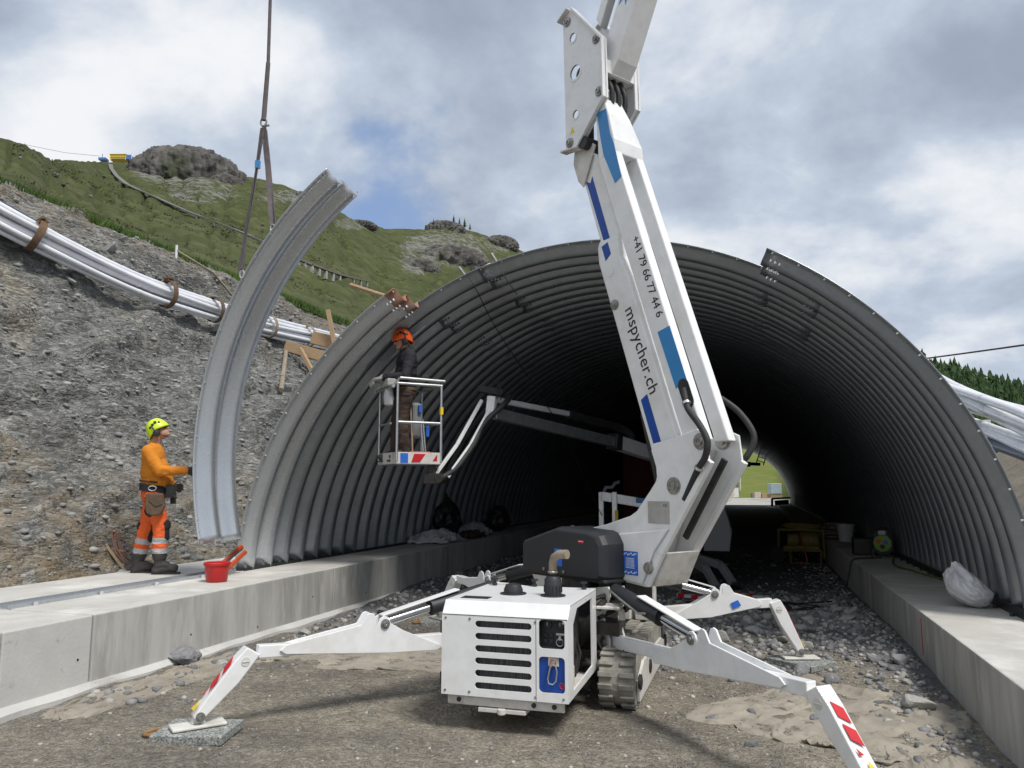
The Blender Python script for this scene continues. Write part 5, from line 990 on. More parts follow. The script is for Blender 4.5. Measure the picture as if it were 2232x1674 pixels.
def headgear(par,fr,hc,tilt,col,hr=(.112,.092,.105)):
    O,f,l,u=fr; rot=np.stack([f,l,u],-1)@np.array(Matrix.Rotation(tilt,3,'Y')); W=lambda p: O+np.stack([f,l,u],-1)@np.array(hc)+rot@np.array(p,float)
    # helmet shell: cut dome with peak
    mb=MB(); V=[];F=[]; nA,nB=32,12
    for i in range(nB+1):
        t=(math.pi*.5)*(i/nB)
        for j in range(nA):
            a=2*math.pi*j/nA; rx,ry=.138,.112; front=max(0,math.cos(a)); back=max(0,-math.cos(a))
            z=.155*math.cos(t)-(.060*back+.012*front)*(math.sin(t)**3)+.01; r=math.sin(t)**.72; ex_=1+(.10*front**6)*(i/nB)**5
            V.append(W((r*rx*math.cos(a)*ex_-.005,r*ry*math.sin(a),z)))
    for i in range(nB): F+=[(i*nA+j,(i+1)*nA+j,(i+1)*nA+(j+1)%nA,i*nA+(j+1)%nA) for j in range(nA)]
    mb.add(V,F); hm=mb.build('helmet',col,par,True,solid=.006)
    for (a,z,r_) in ((-.9,.08,.016),(-1.25,.10,.02),(-1.6,.085,.02),(-1.95,.07,.018),(-2.3,.05,.02),(.9,.08,.016),(1.25,.10,.02),(1.6,.085,.02),(1.95,.07,.018)):
        p=W((.128*math.cos(a)*.93,.104*math.sin(a)*.97,z)); n=rot@np.array([math.cos(a),math.sin(a),.4]); n/=np.linalg.norm(n); MB().lathe([(r_,-.01),(r_,.006),(r_*.7,.008),(.0001,.008)],p,n,8).build('helmet_vent','text_black',hm)
    for s in (-1,1):
        mb=MB(); mb.lathe([(.030,0),(.042,.006),(.044,.030),(.036,.044),(.018,.050),(.0001,.050)],W((-.012,s*.080,-.03)),rot@np.array([0,s,0.]),18); em=mb.build('ear_defender','black_plastic',par,True)
        mb=MB(); mb.tube([W((-.012,s*.125,-.02)),W((-.014,s*.128,.03)),W((-.02,s*.115,.085))],.008,8); mb.build('defender_arm','black_plastic',em,True)
        mb=MB(); mb.tube([W((.0,s*.095,.0)),W((.02,s*.082,-.07)),W((.055,s*.03,-.125))],.006,6); mb.build('chin_strap','black_plastic',par,True)
    mb=MB()
    for s in (-1,1): mb.ball(W((.098,s*.036,.0)),(.012,.030,.019),12,rot); mb.tube([W((.09,s*.062,.004)),W((.03,s*.085,.002))],.004,6)
    mb.bar(W((.105,-.01,.006)),W((.105,.01,.006)),.006,.006); mb.build('glasses','text_black',par,True)
    return W,rot
def head_prims(hc,tilt):
    R=np.array(Matrix.Rotation(tilt,3,'Y')); T=lambda p: tuple(np.array(hc)+R@np.array(p,float))
    return [('e',T((-.005,0,.02)),(.105,.078,.112),tilt,'skin'),('e',T((.025,0,-.055)),(.072,.058,.065),tilt,'skin'),('c',T((.095,0,.005)),T((.115,0,-.028)),.011,.016,'skin'),('e',T((.088,0,-.065)),(.018,.028,.012),tilt,'skin'),('e',T((.078,0,-.098)),(.026,.030,.022),tilt,'skin'),('e',T((.07,0,.03)),(.04,.06,.02),tilt,'skin'),('e',T((-.03,0,.03)),(.092,.083,.09),tilt,'hair'),
            ('c',T((-.01,.08,-.02)),T((-.015,.084,.02)),.016,.018,'skin'),('c',T((-.01,-.08,-.02)),T((-.015,-.084,.02)),.016,.018,'skin')]
def boot(pr,ank,toe,m='boot'):
    a=np.array(ank,float); t=np.array(toe,float); pr+= [('c',tuple(a+np.array([0,0,.10])),tuple(a),.060,.056,m),('c',tuple(a+np.array([-.035,0,-.045])),tuple(t),.050,.042,m),('c',tuple(a),tuple((a+t)/2+np.array([0,0,.02])),.055,.048,m)]
def soles(par,fr,feet):
    O,f,l,u=fr
    for (x0,y,x1) in feet:
        F=(O,f,l,u); mb=MB(); o=[]; P=[(x0-.01,-.032),(x0-.02,0),(x0-.01,.032),(x0+.10,.036),(x1-.06,.048),(x1,.03),(x1+.015,0),(x1,-.03),(x1-.06,-.048),(x0+.10,-.036)]
        G=(O+l*y,f,-u,l); mb.prism([(a,b) for a,b in P],-.026,-.001,G); mb.build('boot_sole','rubber',par,bev=.006)
# --- worker on the footing
fp=onz(335,1250,FLZ); fA=.985*rt+.17*fw; fA/=np.linalg.norm(fA); lA=np.cross([0,0,1.],fA); W1=(np.array([fp[0],fp[1],FLZ]),fA,lA,np.array([0,0,1.]))
w1=thing('person','worker in orange sweatshirt, hi-vis trousers and yellow helmet, looking up beside the hanging plate','person',W1[0])
pr=[]; S='orange_shirt'; Tm='hivis_orange'
pr+=[('e',(-.085,0,1.44),(.135,.205,.20),S),('e',(-.055,0,1.27),(.165,.195,.20),S),('e',(-.02,0,1.14),(.19,.19,.14),S),('e',(-.075,0,1.54),(.10,.17,.085),S),
     ('e',(-.05,0,.99),(.150,.175,.13),Tm),('c',(-.085,0,1.58),(-.065,0,1.70),.066,.060,'skin'),('c',(-.09,0,1.565),(-.085,0,1.60),.08,.072,S)]
pr+=head_prims((-.045,0,1.78),-.58)
rs=(-.10,-.20,1.515); re=(.06,-.25,1.27); rw=(.33,-.13,1.275)
pr+=[('c',rs,re,.080,.064,S),('c',re,rw,.064,.044,S),('c',(.29,-.155,1.274),(.36,-.12,1.276),.034,.030,'glove_dark')]; hand(pr,(.36,-.12,1.277),(.95,.25,.03),(.2,1,.0),'glove_dark',.12)
ls=(-.10,.20,1.515); le=(-.10,.25,1.24); lw=(.10,.22,1.10); pr+=[('c',ls,le,.070,.055,S),('c',le,lw,.055,.042,S)]; hand(pr,(.13,.215,1.085),(.8,-.1,-.5),(0,-1,0),'glove_dark',.6)
for (hip,kn,an,toe) in (((-.03,-.095,.97),(.075,-.10,.555),(.085,-.10,.17),(.315,-.12,.045)),((-.07,.095,.97),(-.15,.11,.54),(-.225,.12,.155),(-.02,.12,.045))):
    hip=np.array(hip);kn=np.array(kn);an=np.array(an); pr+=[('c',tuple(hip),tuple(kn),.108,.086,Tm)]
    d=an-kn; pr+=[('c',tuple(kn),tuple(kn+d*.30),.086,.082,Tm),('c',tuple(kn+d*.34),tuple(kn+d*.44),.084,.084,'reflective'),('c',tuple(kn+d*.48),tuple(kn+d*.58),.084,.084,Tm),('c',tuple(kn+d*.62),tuple(kn+d*.72),.083,.082,'reflective'),('c',tuple(kn+d*.76),tuple(an+np.array([0,0,.04])),.080,.072,'boot')]
    pr.append(('c',tuple(kn+np.array([.045,0,.05])),tuple(kn+np.array([.045,0,-.10])),.062,.060,'navy_black')); pr.append(('c',tuple(hip+np.array([.0,-.05 if hip[1]<0 else .05,-.06])),tuple(hip+np.array([.0,-.05 if hip[1]<0 else .05,-.19])),.080,.076,'navy_black')); pr.append(('c',tuple(kn*.75+hip*.25+np.array([-.04,0,0])),tuple(kn+np.array([-.05,0,.03])),.056,.056,'navy_black'))
    boot(pr,tuple(an-np.array([0,0,.07])),tuple(np.array(toe)+np.array([-.04,0,.03])))
body('body',pr,W1,w1)
headgear(w1,W1,(-.045,0,1.78),-.58,'helmet_yellow'); soles(w1,W1,((.02,-.11,.33),(-.29,.12,.0)))
def ringstrap(c,rx,ry,h,fr,m,name,par,z0=0.,tilt=0.,th=.012):
    O,f,l,u=fr; mb=MB(); V=[];F=[]; n=32
    for k,(dz,ex_) in enumerate(((-h/2,0),(h/2,0),(h/2,th),(-h/2,th))):
        for j in range(n): a=2*math.pi*j/n; x=c[0]+(rx+ex_)*math.cos(a); y=c[1]+(ry+ex_)*math.sin(a); V.append(O+f*x+l*y+u*(c[2]+dz+tilt*(x-c[0])))
    for k in range(4): F+=[(k*n+j,k*n+(j+1)%n,((k+1)%4)*n+(j+1)%n,((k+1)%4)*n+j) for j in range(n)]
    mb.add(V,F); return mb.build(name,m,par,True)
bl=ringstrap((-.045,0,1.055),.170,.192,.085,W1,'navy_black','tool_belt',w1,tilt=-.12); ringstrap((-.045,0,1.135),.176,.190,.02,W1,'brown_trouser','sweatshirt_hem',w1,tilt=-.12)
O,f_,l_,u_=W1
def LP_(x,y,z): return O+f_*x+l_*y+u_*z
c=MB(); c.tube([LP_(-.02+.045*math.cos(a),-.212,1.055+.03*math.sin(a)) for a in np.linspace(0,6.28,14)],.008,8); c.build('belt_buckle','alu',bl,True)
c=MB(); pz_=[(-.07,1.00),(.12,.995),(.15,.84),(.115,.735),(.02,.715),(-.06,.75),(-.085,.86)]; c.prism(pz_,-.285,-.205,W1); pc=c.build('tool_pouch','leather',w1,bev=.02,seg=3); c=MB(); c.prism([(-.03,.98),(.13,.98),(.13,.86),(.05,.83),(-.03,.9)],-.297,-.283,W1); c.build('pouch_flap','leather',pc,bev=.008)
c=MB(); c.box((.17,-.10,1.02),(.10,.10,.16),W1); c.cyl(LP_(.16,-.12,1.0),LP_(.25,-.14,.93),.02,n=8); c.box((.19,-.04,.93),(.06,.06,.14),W1); c.build('hanging_tools','rubber',bl,bev=.012)
# --- worker in the cage
fp2=CGp(.20,.36,.04); fB=-.90*rt-.30*fw; fB/=np.linalg.norm(fB); lB=np.cross([0,0,1.],fB); W2=(fp2,fB,lB,np.array([0,0,1.]))
w2=thing('person','worker in black jacket, brown trousers and orange helmet standing in the work cage','person',fp2)
pr=[]; S='navy_black'; Tm='brown_trouser'
pr+=[('e',(-.05,0,1.37),(.14,.205,.19),S),('e',(-.04,0,1.20),(.145,.185,.20),S),('e',(-.03,0,1.05),(.15,.178,.15),S),('e',(-.05,0,1.45),(.10,.175,.085),S),('e',(-.03,0,.93),(.145,.175,.12),Tm),('c',(-.04,0,1.47),(.0,0,1.60),.066,.060,'skin'),('c',(-.045,0,1.46),(-.03,0,1.53),.084,.074,S)]
pr+=head_prims((.015,0,1.66),.12)
for sy in (1,-1):
    s_=(-.06,sy*.205,1.42); e_=(.02,sy*.265,1.13); w_=(.27,sy*.14,1.12); pr+=[('c',s_,e_,.078,.062,S),('c',e_,w_,.062,.046,S),('c',(.26,sy*.145,1.12),(.30,sy*.13,1.125),.040,.036,'glove_grey')]; hand(pr,(.31,sy*.125,1.125),(.85,-.2*sy,-.25),(0,-.3*sy,-1),'glove_grey',.6,1.1)
for (hip,kn,an,toe) in (((-.02,.10,.92),(.03,.12,.52),(-.02,.125,.15),(.19,.15,.05)),((-.02,-.10,.92),(.05,-.14,.52),(.06,-.16,.15),(.28,-.19,.05))):
    hip=np.array(hip);kn=np.array(kn);an=np.array(an); pr+=[('c',tuple(hip),tuple(kn),.102,.080,Tm),('c',tuple(kn),tuple(an),.080,.066,Tm)]; boot(pr,tuple(an-np.array([0,0,.06])),tuple(np.array(toe)+np.array([-.04,0,.02])))
body('body',pr,W2,w2); headgear(w2,W2,(.015,0,1.66),.12,'helmet_orange'); soles(w2,W2,((-.07,.14,.21),(.01,-.17,.30)))
ringstrap((-.03,0,.985),.150,.182,.04,W2,'leather','belt',w2)
# ================================================================== PIPE BUNDLES
def pipe_bundle(root,pts,offs,r,m='pipe',name='pipe'):
    for k,(a,b,rr,mm) in enumerate(offs):
        P=[np.array(p)+np.array([a*.7,0,a*.7])*0+np.array([a,0,b])+np.array([.02*math.sin(i*1.7+k),0,.03*math.sin(i*1.1+k*2)]) for i,p in enumerate(pts)]
        c=MB(); c.tube(cr(P,6),rr,12); o=c.build(name,mm,root,True)
        for j in range(1+k%2,len(P)-1,2):
            d=P[j+1]-P[j]; d/=np.linalg.norm(d); MB().cyl(P[j]-d*.05,P[j]+d*.05,rr*1.08,n=12).build('pipe_socket',mm,o,True)
pb=thing('pipe_bundle','bundle of pale conduit pipes strapped along the left cutting','pipe bundle',(-12.9,14,6.2))
LPT=[(-14.6,8.2,8.05),(-13.95,9.8,7.22),(-13.25,11.3,6.62),(-12.95,13.3,6.26),(-12.9,15.4,6.19),(-13.0,17.4,6.24),(-13.15,19.2,6.36),(-13.4,22.2,6.62),(-13.6,25,6.8)]
pipe_bundle(pb,LPT,[(.0,.0,.075,'pipe'),(.14,.11,.068,'pipe'),(.13,-.05,.068,'pipe'),(-.02,.16,.068,'pipe'),(.18,-.19,.055,'pipe'),(.02,-.16,.06,'pipe'),(.23,.03,.05,'pipe'),(.08,.22,.055,'pipe'),(.10,-.27,.045,'pipe')],.08)
pipe_bundle(pb,[np.array(p)+np.array([-.1,0,.12]) for p in LPT[:3]]+[(-13.6,12.4,6.3)],[(-.12,.22,.055,'pipe_dark')],.06,name='dark_hose')
def band(root,p,d,rx,rz,w_,m,name='strap',knot=True):
    p=np.array(p,float); d=np.array(d,float); d/=np.linalg.norm(d); a=np.cross(d,[0,0,1.]); a/=np.linalg.norm(a); b=np.cross(a,d); V=[];F=[]; n=18
    for s in (-w_/2,w_/2):
        for k in (1,1.06): V+=[p+d*s+a*rx*k*math.cos(2*math.pi*j/n)+b*rz*k*math.sin(2*math.pi*j/n) for j in range(n)]
    for (i0,i1) in ((0,1),(1,3),(3,2),(2,0)): F+=[(i0*n+j,i0*n+(j+1)%n,i1*n+(j+1)%n,i1*n+j) for j in range(n)]
    c=MB(); c.add(V,F)
    if knot:
        q=p+b*rz*1.05
        for k in range(5): c.tube(cr([q+np.array([RNG.uniform(-.08,.08),RNG.uniform(-.12,.12),RNG.uniform(-.02,.10)]) for _ in range(4)],5),.022,6)
    c.build(name,m,root,True)
for (x,y,z,m,kn) in ((-13.28,11.05,6.66,'strap',1),(-12.86,14.15,6.22,'strap',1),(-12.83,15.75,6.2,'leather',0),(-13.02,18.3,6.3,'wood_old',0),(-13.2,20.6,6.45,'wood_old',0)):
    i=max(0,min(len(LPT)-2,sum(1 for p in LPT if p[1]<y)-1)); d=np.array(LPT[i+1])-np.array(LPT[i]); band(pb,(x+.10,y,z-.02),d,.25,.31,.14,m,knot=bool(kn))
tr=thing('timber_trestle','rough timber trestle propping the pipe bundle beside the arch','trestle',(-12.4,19.3,4.8))
c=MB(); c.bar((-12.45,18.5,5.72),(-10.9,18.8,5.25),.30,.30); c.build('crossbeam','wood',tr,bev=.01); c=MB(); c.bar((-11.9,19.0,6.02),(-10.9,19.1,5.75),.30,.36); c.build('block','wood',tr,bev=.01)
for a,b,w_ in (((-11.9,18.3,5.6),(-11.1,18.35,4.3),.15),((-11.35,18.8,6.75),(-11.1,18.9,5.5),.17),((-11.3,18.7,5.2),(-11.3,18.8,3.4),.26),((-11.0,18.4,5.1),(-11.2,18.5,4.2),.16)): MB().bar(a,b,w_,w_*.7).build('prop','wood',tr,bev=.006)
for a,b in (((-12.4,18.4,5.55),on_slope(15.9,.42)+np.array([.1,0,.1])),((-11.2,18.6,4.0),on_slope(16.4,.25)+np.array([.1,0,.15]))): MB().cyl(a,b,.06,n=8).build('steel_strut','wood_old',tr,True)
for i,(y,v,ln,rz,lb) in enumerate(((14.2,.44,.75,.4,'short pale plank on the cutting behind the hanging plate'),(16.6,.27,1.5,.15,'split plank lying on the cutting between plate and arch'))):
    p=on_slope(y,v); c=MB(); c.bar(p+np.array([-.35,-.1,.45])*ln*.8,p+np.array([.4,.2,-.3])*ln*.8,.16,.05); tag(c.build('plank','wood_old',None,bev=.005),lb,'plank')
c=MB(); p=on_slope(16.9,.24); c.cyl(p+np.array([-.1,-.1,.1]),p+np.array([.35,-.45,.2]),.09,n=10); tag(c.build('log_end','stone_pale',None,True),'sawn log end sticking out of the cutting beside the arch','log')
# boundary marker post and line on the crest
mk=thing('marker_post','thin white marker post at the crest of the cutting','post',(-15.2,17.0,7.9)); MB().cyl((-15.2,17.1,7.7),(-15.2,17.1,8.50),.035,n=8).build('post','pipe',mk,True)
c=MB(); P=[(-15.2,17.1,8.35)]+[tuple(on_slope(17.1+k*.75,.93-.035*k)+np.array([.1,0,.1])) for k in range(1,12)]; c.tube(P,.035,6); c.build('cord','wood_old',mk,True)
# right bundles
pr_=thing('pipe_bundle','upper bundle of pale pipes emerging right of the arch','pipe bundle',(3.6,14,3))
RPT=[(3.2,20,4.7),(3.45,17.5,3.98),(3.5,15.5,3.46),(3.52,13.6,3.0),(3.55,12,2.64),(3.6,10.2,2.2),(3.7,8.6,1.8)]
pipe_bundle(pr_,RPT,[(0,0,.075,'pipe'),(.10,.12,.07,'pipe'),(-.08,.13,.065,'pipe'),(.02,-.13,.05,'pipe')],.09)
c=MB(); c.tube(cr([(3.25,18,4.0),(3.45,15,3.15),(3.5,12.6,2.72),(3.6,11.2,2.5)]),.018,6); c.build('slack_rope','cream',pr_,True)
pr2=thing('pipe_bundle','lower pair of pale pipes beneath the bundle right of the arch','pipe bundle',(3.6,14,2.3))
pipe_bundle(pr2,[(3.2,19,3.6),(3.45,16,3.02),(3.55,13.8,2.62),(3.58,12,2.28),(3.62,10,1.95),(3.7,8.5,1.7)],[(0,0,.07,'pipe'),(.05,.13,.06,'pipe'),(-.02,-.13,.075,'pipe_dark')],.09)
c=MB(); c.box((3.50,14.4,1.95),(.30,.30,1.6)); tag(c.build('support_crate','galv',None,bev=.01),'grey steel support block under the pipes right of the arch','support'); 
tag(MB().box((3.46,14.2,2.80),(.40,.3,.12)).build('barrier_board','plastic_white',None,bev=.01),'red edged white board on the steel support block','board')
c=MB(); c.bar((2.9,8.9,1.55),(3.05,7.9,.72),.10,.12); c.bar((3.1,8.6,1.5),(3.2,8.0,.62),.05,.2); tag(c.build('machine_arm','galv',None,bev=.01),'blue grey machine arm just outside the right foot of the arch','machine arm')
# overhead cable on the right
tag(MB().tube(cr([(4.0,36,6.9),(5.91,30,6.28),(7.2,24,5.64),(8.6,18,5.05)]),.028,6).build('overhead_cable','rubber',None,True),'single dark overhead cable crossing the sky to the right of the arch','cable')
# ================================================================== RODS AND GUIDE ROPES ON THE ARCH
def on_arch(a,y,dr=0.): return np.array([XC+(RT+dr)*math.cos(R_(a)),y,ZC+(RT+dr)*math.sin(R_(a))])
RODS=[(111.5,9.5,'left','timber rod clamped upright on the arch rim above the cage worker'),(105.5,9.5,'right','timber rod clamped on the arch rim left of the boom')]
for a,y,s,lb in RODS: o=MB().cyl(on_arch(a,y,-.05),on_arch(a,y,.20)+np.array([-.09,0,.02]),.020,n=8).build('rod','pin_steel',None,True); tag(o,lb,'rod')
tag(MB().cyl(on_arch(122.5,8.9,.05),on_arch(126.5,8.9,.62)+np.array([-.1,0,-.02]),.028,n=8).build('rod','wood',None,True),'pale timber pole leaning out behind the left rim plate','pole')
tag(MB().tube(cr([on_arch(111.5,9.42,.10),on_arch(110.5,9.32,-.2),(-3.35,10.2,3.9),(-2.95,12,2.75),(-2.75,14.2,1.35),(-2.65,15.2,.75)],10),.007,6).build('guide_rope','rubber',None,True),'thin guide rope hanging from the arch rim down to the inner lift','rope')
tag(MB().tube(cr([on_arch(105.5,9.42,.10),on_arch(105.,9.34,-.15),on_arch(104,9.5,-.42)],6),.007,6).build('guide_rope','rubber',None,True),'short loose rope end on the arch rim left of the boom','rope')
# ================================================================== SMALL THINGS ON THE FOOTINGS
p=onz(472,1268,FLZ); bk=thing('bucket','red plastic bucket on the left footing','bucket',p); 
MB().lathe([(.105,0),(.115,.01),(.138,.185),(.150,.19),(.150,.215),(.140,.222),(.128,.215),(.105,.02),(.0001,.02)],p,n=28).build('shell','bucket_red',bk,True)
MB().tube([p+np.array([.146*math.cos(a),.05+.10*0,.20-.03*math.sin(a)]) for a in np.linspace(0,3.14,12)],.005,6).build('handle','pin_steel',bk)
tool=thing('podger_tool','orange steel bracket leaning behind the red bucket','tool',(-6.15,8.3,FLZ)); c=MB(); c.bar((-6.36,8.05,FLZ+.02),(-6.22,8.45,FLZ+.33),.04,.06); c.bar((-6.24,8.1,FLZ+.02),(-6.14,8.42,FLZ+.27),.035,.05); c.bar((-6.34,8.15,FLZ+.09),(-6.16,8.2,FLZ+.10),.035,.035); c.build('bracket','orange_paint',tool,bev=.008); MB().cyl((-6.34,7.95,FLZ+.01),(-6.18,8.40,FLZ+.30),.012,n=8).build('bar','rubber',tool,True)
o=MB().bar((-7.80,8.25,FLZ-.05),(-8.12,8.05,FLZ+.46),.028,.028).build('stake','wood',None); tag(o,'thin wooden stake leaning on the cutting behind the worker','stake')
c=MB()
for k in range(5): c.tube(cr([on_slope(8.1+.04*k+.05*j,.062-.012*j)+np.array([.08,RNG.uniform(-.04,.04),.03]) for j in range(4)],5),.007,6)
tag(c.build('rusty_chain','galv_rust',None,True),'rust red chain heap at the foot of the cutting left of the worker','chain')
def crumple(name,cx,cy,cz,w_,d_,h,m,label,cat,seed,n=34,rz=0.,lift_=.0,hump=None):
    u=np.linspace(-1,1,n); U,V=np.meshgrid(u,u,indexing='ij'); q=np.stack([U*1.6,V*1.6,U*0+seed],-1).reshape(-1,3)
    rr=np.clip(1.12-np.maximum(np.abs(U),np.abs(V))**3*.35+.30*fbm(q*1.4,4,seed).reshape(U.shape),.3,1.4)
    X=U*rr*w_/2; Y=V*rr*d_/2; qw=q+.35*np.stack([fbm(q*1.2,3,seed+11),fbm(q*1.2+5,3,seed+12),0*q[:,0]],-1); ridge=(1-np.abs(fbm(qw*np.array([2.6,1.3,1])+3,4,seed+2))).reshape(U.shape)**7; r2=(1-np.abs(fbm(qw*np.array([2.2,5.2,1])+9,3,seed+6))).reshape(U.shape)**6; Z=h*(ridge*.9+.5*r2+.55*np.abs(fbm(q*4.,4,seed+4)).reshape(U.shape)-.25) if cz is None else h*((1-np.abs(fbm(q*1.3+3,3,seed+2))).reshape(U.shape)**3*.8+.30*np.abs(fbm(q*2.6,3,seed+4)).reshape(U.shape))
    if hump is not None: Z=Z+hump*np.exp(-(U**2+V**2)*2.2)
    ed=np.clip((1.0-np.maximum(np.abs(U),np.abs(V)))*4+.6*fbm(q*2.5,3,seed+9).reshape(U.shape),0,1) if cz is None else np.clip(1.25-np.maximum(np.abs(U),np.abs(V))**4,.15,1); Z=(Z+.010)*ed-(.030*(1-ed) if cz is None else 0); X2=X*math.cos(rz)-Y*math.sin(rz); Y2=X*math.sin(rz)+Y*math.cos(rz)
    zz=cz if cz is not None else gz(X2+cx,Y2+cy); o=sheet(name,X2+cx,Y2+cy,Z+zz+lift_,m,solid=.004); return tag(o,label,cat)
# plastic sheets, sacks and bags inside on the left footing
crumple('plastic_sheet',-5.93,14.1,FLZ,.95,1.3,.13,'plastic_white','crumpled white plastic sheet at the edge of the left footing','plastic sheet',101,hump=.18)
crumple('plastic_sheet',-5.95,16.2,FLZ,.8,1.5,.13,'plastic_white','smaller crumpled plastic sheet behind the black sack','plastic sheet',103,hump=.2)
crumple('dark_cloth',-5.75,15.5,FLZ,.5,.9,.12,'brown_trouser','dark red cloth bundle lying between the plastic sheets','cloth',105,hump=.1)
def sack(name,p,w_,h,seed,m,label,cat,lean=(0,0),sx=1.,pinch=.35):
    bm=bmesh.new(); bmesh.ops.create_icosphere(bm,subdivisions=5,radius=1.); c=np.array([v.co[:] for v in bm.verts]); t=(c[:,2]+1)/2
    wd=np.interp(t,[0,.08,.35,.7,.9,1],[.75,.98,1.,.72,pinch+.1,pinch]); n=fbm(c*2.2+seed,4,seed); rd=(1-np.abs(fbm(c*np.array([3,3,1.5])+seed*2,3,seed+1)))**4
    x=c[:,0]*w_/2*sx*wd*(1+.22*n+.10*rd)+lean[0]*t*h; y=c[:,1]*w_/2*wd*(1+.22*n+.1*rd)+lean[1]*t*h; z=np.clip(t*h*(1+.10*n),.0,9)
    for v,a,b,d in zip(bm.verts,x,y,z): v.co=(a+p[0],b+p[1],d+p[2])
    me=bpy.data.meshes.new(name); bm.to_mesh(me); bm.free(); me.materials.append(MT[m]); me.polygons.foreach_set('use_smooth',[True]*len(me.polygons)); return tag(obj(name,me),label,cat)
sack('black_sack',(-6.08,15.0,FLZ),.62,.92,7,'plastic_dark','tall black plastic sack against the left tunnel wall','sack',lean=(-.1,.1),pinch=.35)
sack('black_bin',(-5.95,17.9,FLZ),.62,.62,9,'plastic_dark','squat black bag farther in on the left footing','bag',pinch=.75)
sack('white_bag',(2.22,9.50,FRZ),.38,.46,13,'plastic_white','half empty white plastic bag slumped on the right footing','plastic bag',lean=(-.42,.22),sx=1.15,pinch=.28)
# cable reel
p=np.array([2.2,15.6,FRZ]); rl=thing('cable_reel','lime green cable reel on the right footing','cable reel',p); ax=np.array([-.35,-.94,0.]); ce=p+np.array([0,0,.26])
MB().lathe([(.02,-.10),(.20,-.10),(.20,-.085),(.13,-.083),(.13,.083),(.20,.085),(.20,.10),(.02,.10)],ce,ax,28).build('drum','rubber',rl,True); MB().lathe([(.155,.10),(.155,.112),(.12,.118),(.0001,.118)],ce,ax,9).build('face','lime',rl)
sdv=np.cross([0,0,1.],ax)
for dx_,dz_,m in ((-.06,.03,'orange_paint'),(.055,.02,'sticker_blue'),(.0,-.06,'text_black')): MB().lathe([(.042,.118),(.042,.13),(.0001,.132)],ce+sdv*dx_+np.array([0,0,dz_]),ax,12).build('socket',m,rl)
c=MB()
for s in (-.13,.13): c.tube(cr([ce+ax*s+np.array([0,0,-.26])+sdv*.18,ce+ax*s+np.array([0,0,.15])+sdv*.16,ce+ax*s+np.array([0,0,.27]),ce+ax*s+np.array([0,0,.15])-sdv*.16,ce+ax*s+np.array([0,0,-.26])-sdv*.18],5),.014,8)
c.build('stand','rubber',rl,True); MB().box(tuple(ce+ax*.12+np.array([0,0,.19])),(.12,.02,.07)).build('tag_plate','plastic_white',rl)
p=np.array([1.93,16.1,FRZ]); gb=thing('green_crate','dark green crate with grey handle beside the cable reel','crate',p); MB().box((p[0],p[1],p[2]+.16),(.40,.35,.32)).build('crate','plastic_dark',gb,bev=.02); MB().cyl(p+np.array([.10,-.25,.0]),p+np.array([.20,-.2,.45]),.016,n=8).build('handle','alu',gb,True)
tag(MB().tube(cr([(2.1,15.3,FRZ+.02),(1.8,15.0,FRZ+.03),(1.62,14.9,FRZ+.02),(1.55,14.85,FRZ-.05),(1.52,14.9,.3),(1.45,14.8,.05)]),.012,6).build('cable','rubber',None,True),'black cable hanging over the edge of the right footing','cable')
tag(MB().tube(cr([(2.3,15.3,FRZ+.02),(2.1,13.9,FRZ+.02),(2.25,13.0,FRZ+.015),(2.4,12.0,FRZ+.02),(2.33,11.2,FRZ+.02)]),.016,6).build('hose','young_leaf',None,True),'dull green hose lying along the top of the right footing','hose')
p=np.array([2.0,19.9,FRZ]); wb=thing('white_pail','white pail on the right footing deep inside the tunnel','pail',p); MB().lathe([(.15,0),(.19,.36),(.20,.36),(.20,.39),(.18,.39),(.14,.02),(.0001,.02)],p,n=24).build('shell','plastic_white',wb,True)
c=MB()
for k in range(10): c.box((1.95+RNG.uniform(-.2,.2),21.5+RNG.uniform(-.6,.6),FRZ+.05+.06*k*.5),(.5,.7,.05))
tag(c.build('board_stack','wood_old',None),'untidy stack of boards on the right footing far inside','boards')
# generator
p=np.array([1.0,20.0,float(gz(np.array([1.0]),np.array([20.]))[0])]); ge=thing('generator','wheeled generator with yellow hose coil inside the tunnel','generator',p)
c=MB()
for x in (-.5,.5):
    for y in (-.28,.28): c.cyl(p+np.array([x,y,.12]),p+np.array([x,y,.78]),.02,n=8)
for z in (.30,.78):
    for y in (-.28,.28): c.cyl(p+np.array([-.5,y,z]),p+np.array([.5,y,z]),.02,n=8)
    for x in (-.5,.5): c.cyl(p+np.array([x,-.28,z]),p+np.array([x,.28,z]),.02,n=8)
for x in (-.25,.42): c.cyl(p+np.array([x,-.28,.0]),p+np.array([x,-.28,.30]),.02,n=8)
c.build('frame','gen_yellow',ge,True)
c=MB(); c.lathe([(.16,-.22),(.2,-.2),(.2,.15),(.14,.2)],p+np.array([.22,-.05,.52]),(1,0,0),18); c.lathe([(.17,-.1),(.17,.15),(.1,.2)],p+np.array([-.2,0,.52]),(1,0,0),16); c.box(tuple(p+np.array([0,0,.36])),(.8,.4,.08)); c.build('engine','gen_yellow',ge,True,bev=.01)
c=MB()
for k in range(9): c.tube(cr([p+np.array([.05+(.30+.02*k)*math.cos(a),.20*math.sin(a),.80+.012*k+.02*math.sin(a*3+k)]) for a in np.linspace(0,6.28,9)],4),.018,6)
c.build('hose_coil','gen_yellow',ge,True); MB().tube(cr([p+np.array([.0,-.28,.75]),p+np.array([.05,-.32,.35]),p+np.array([.1,-.35,.05]),p+np.array([-.15,-.4,.03])]),.014,6).build('hose_end','orange_paint',ge,True)
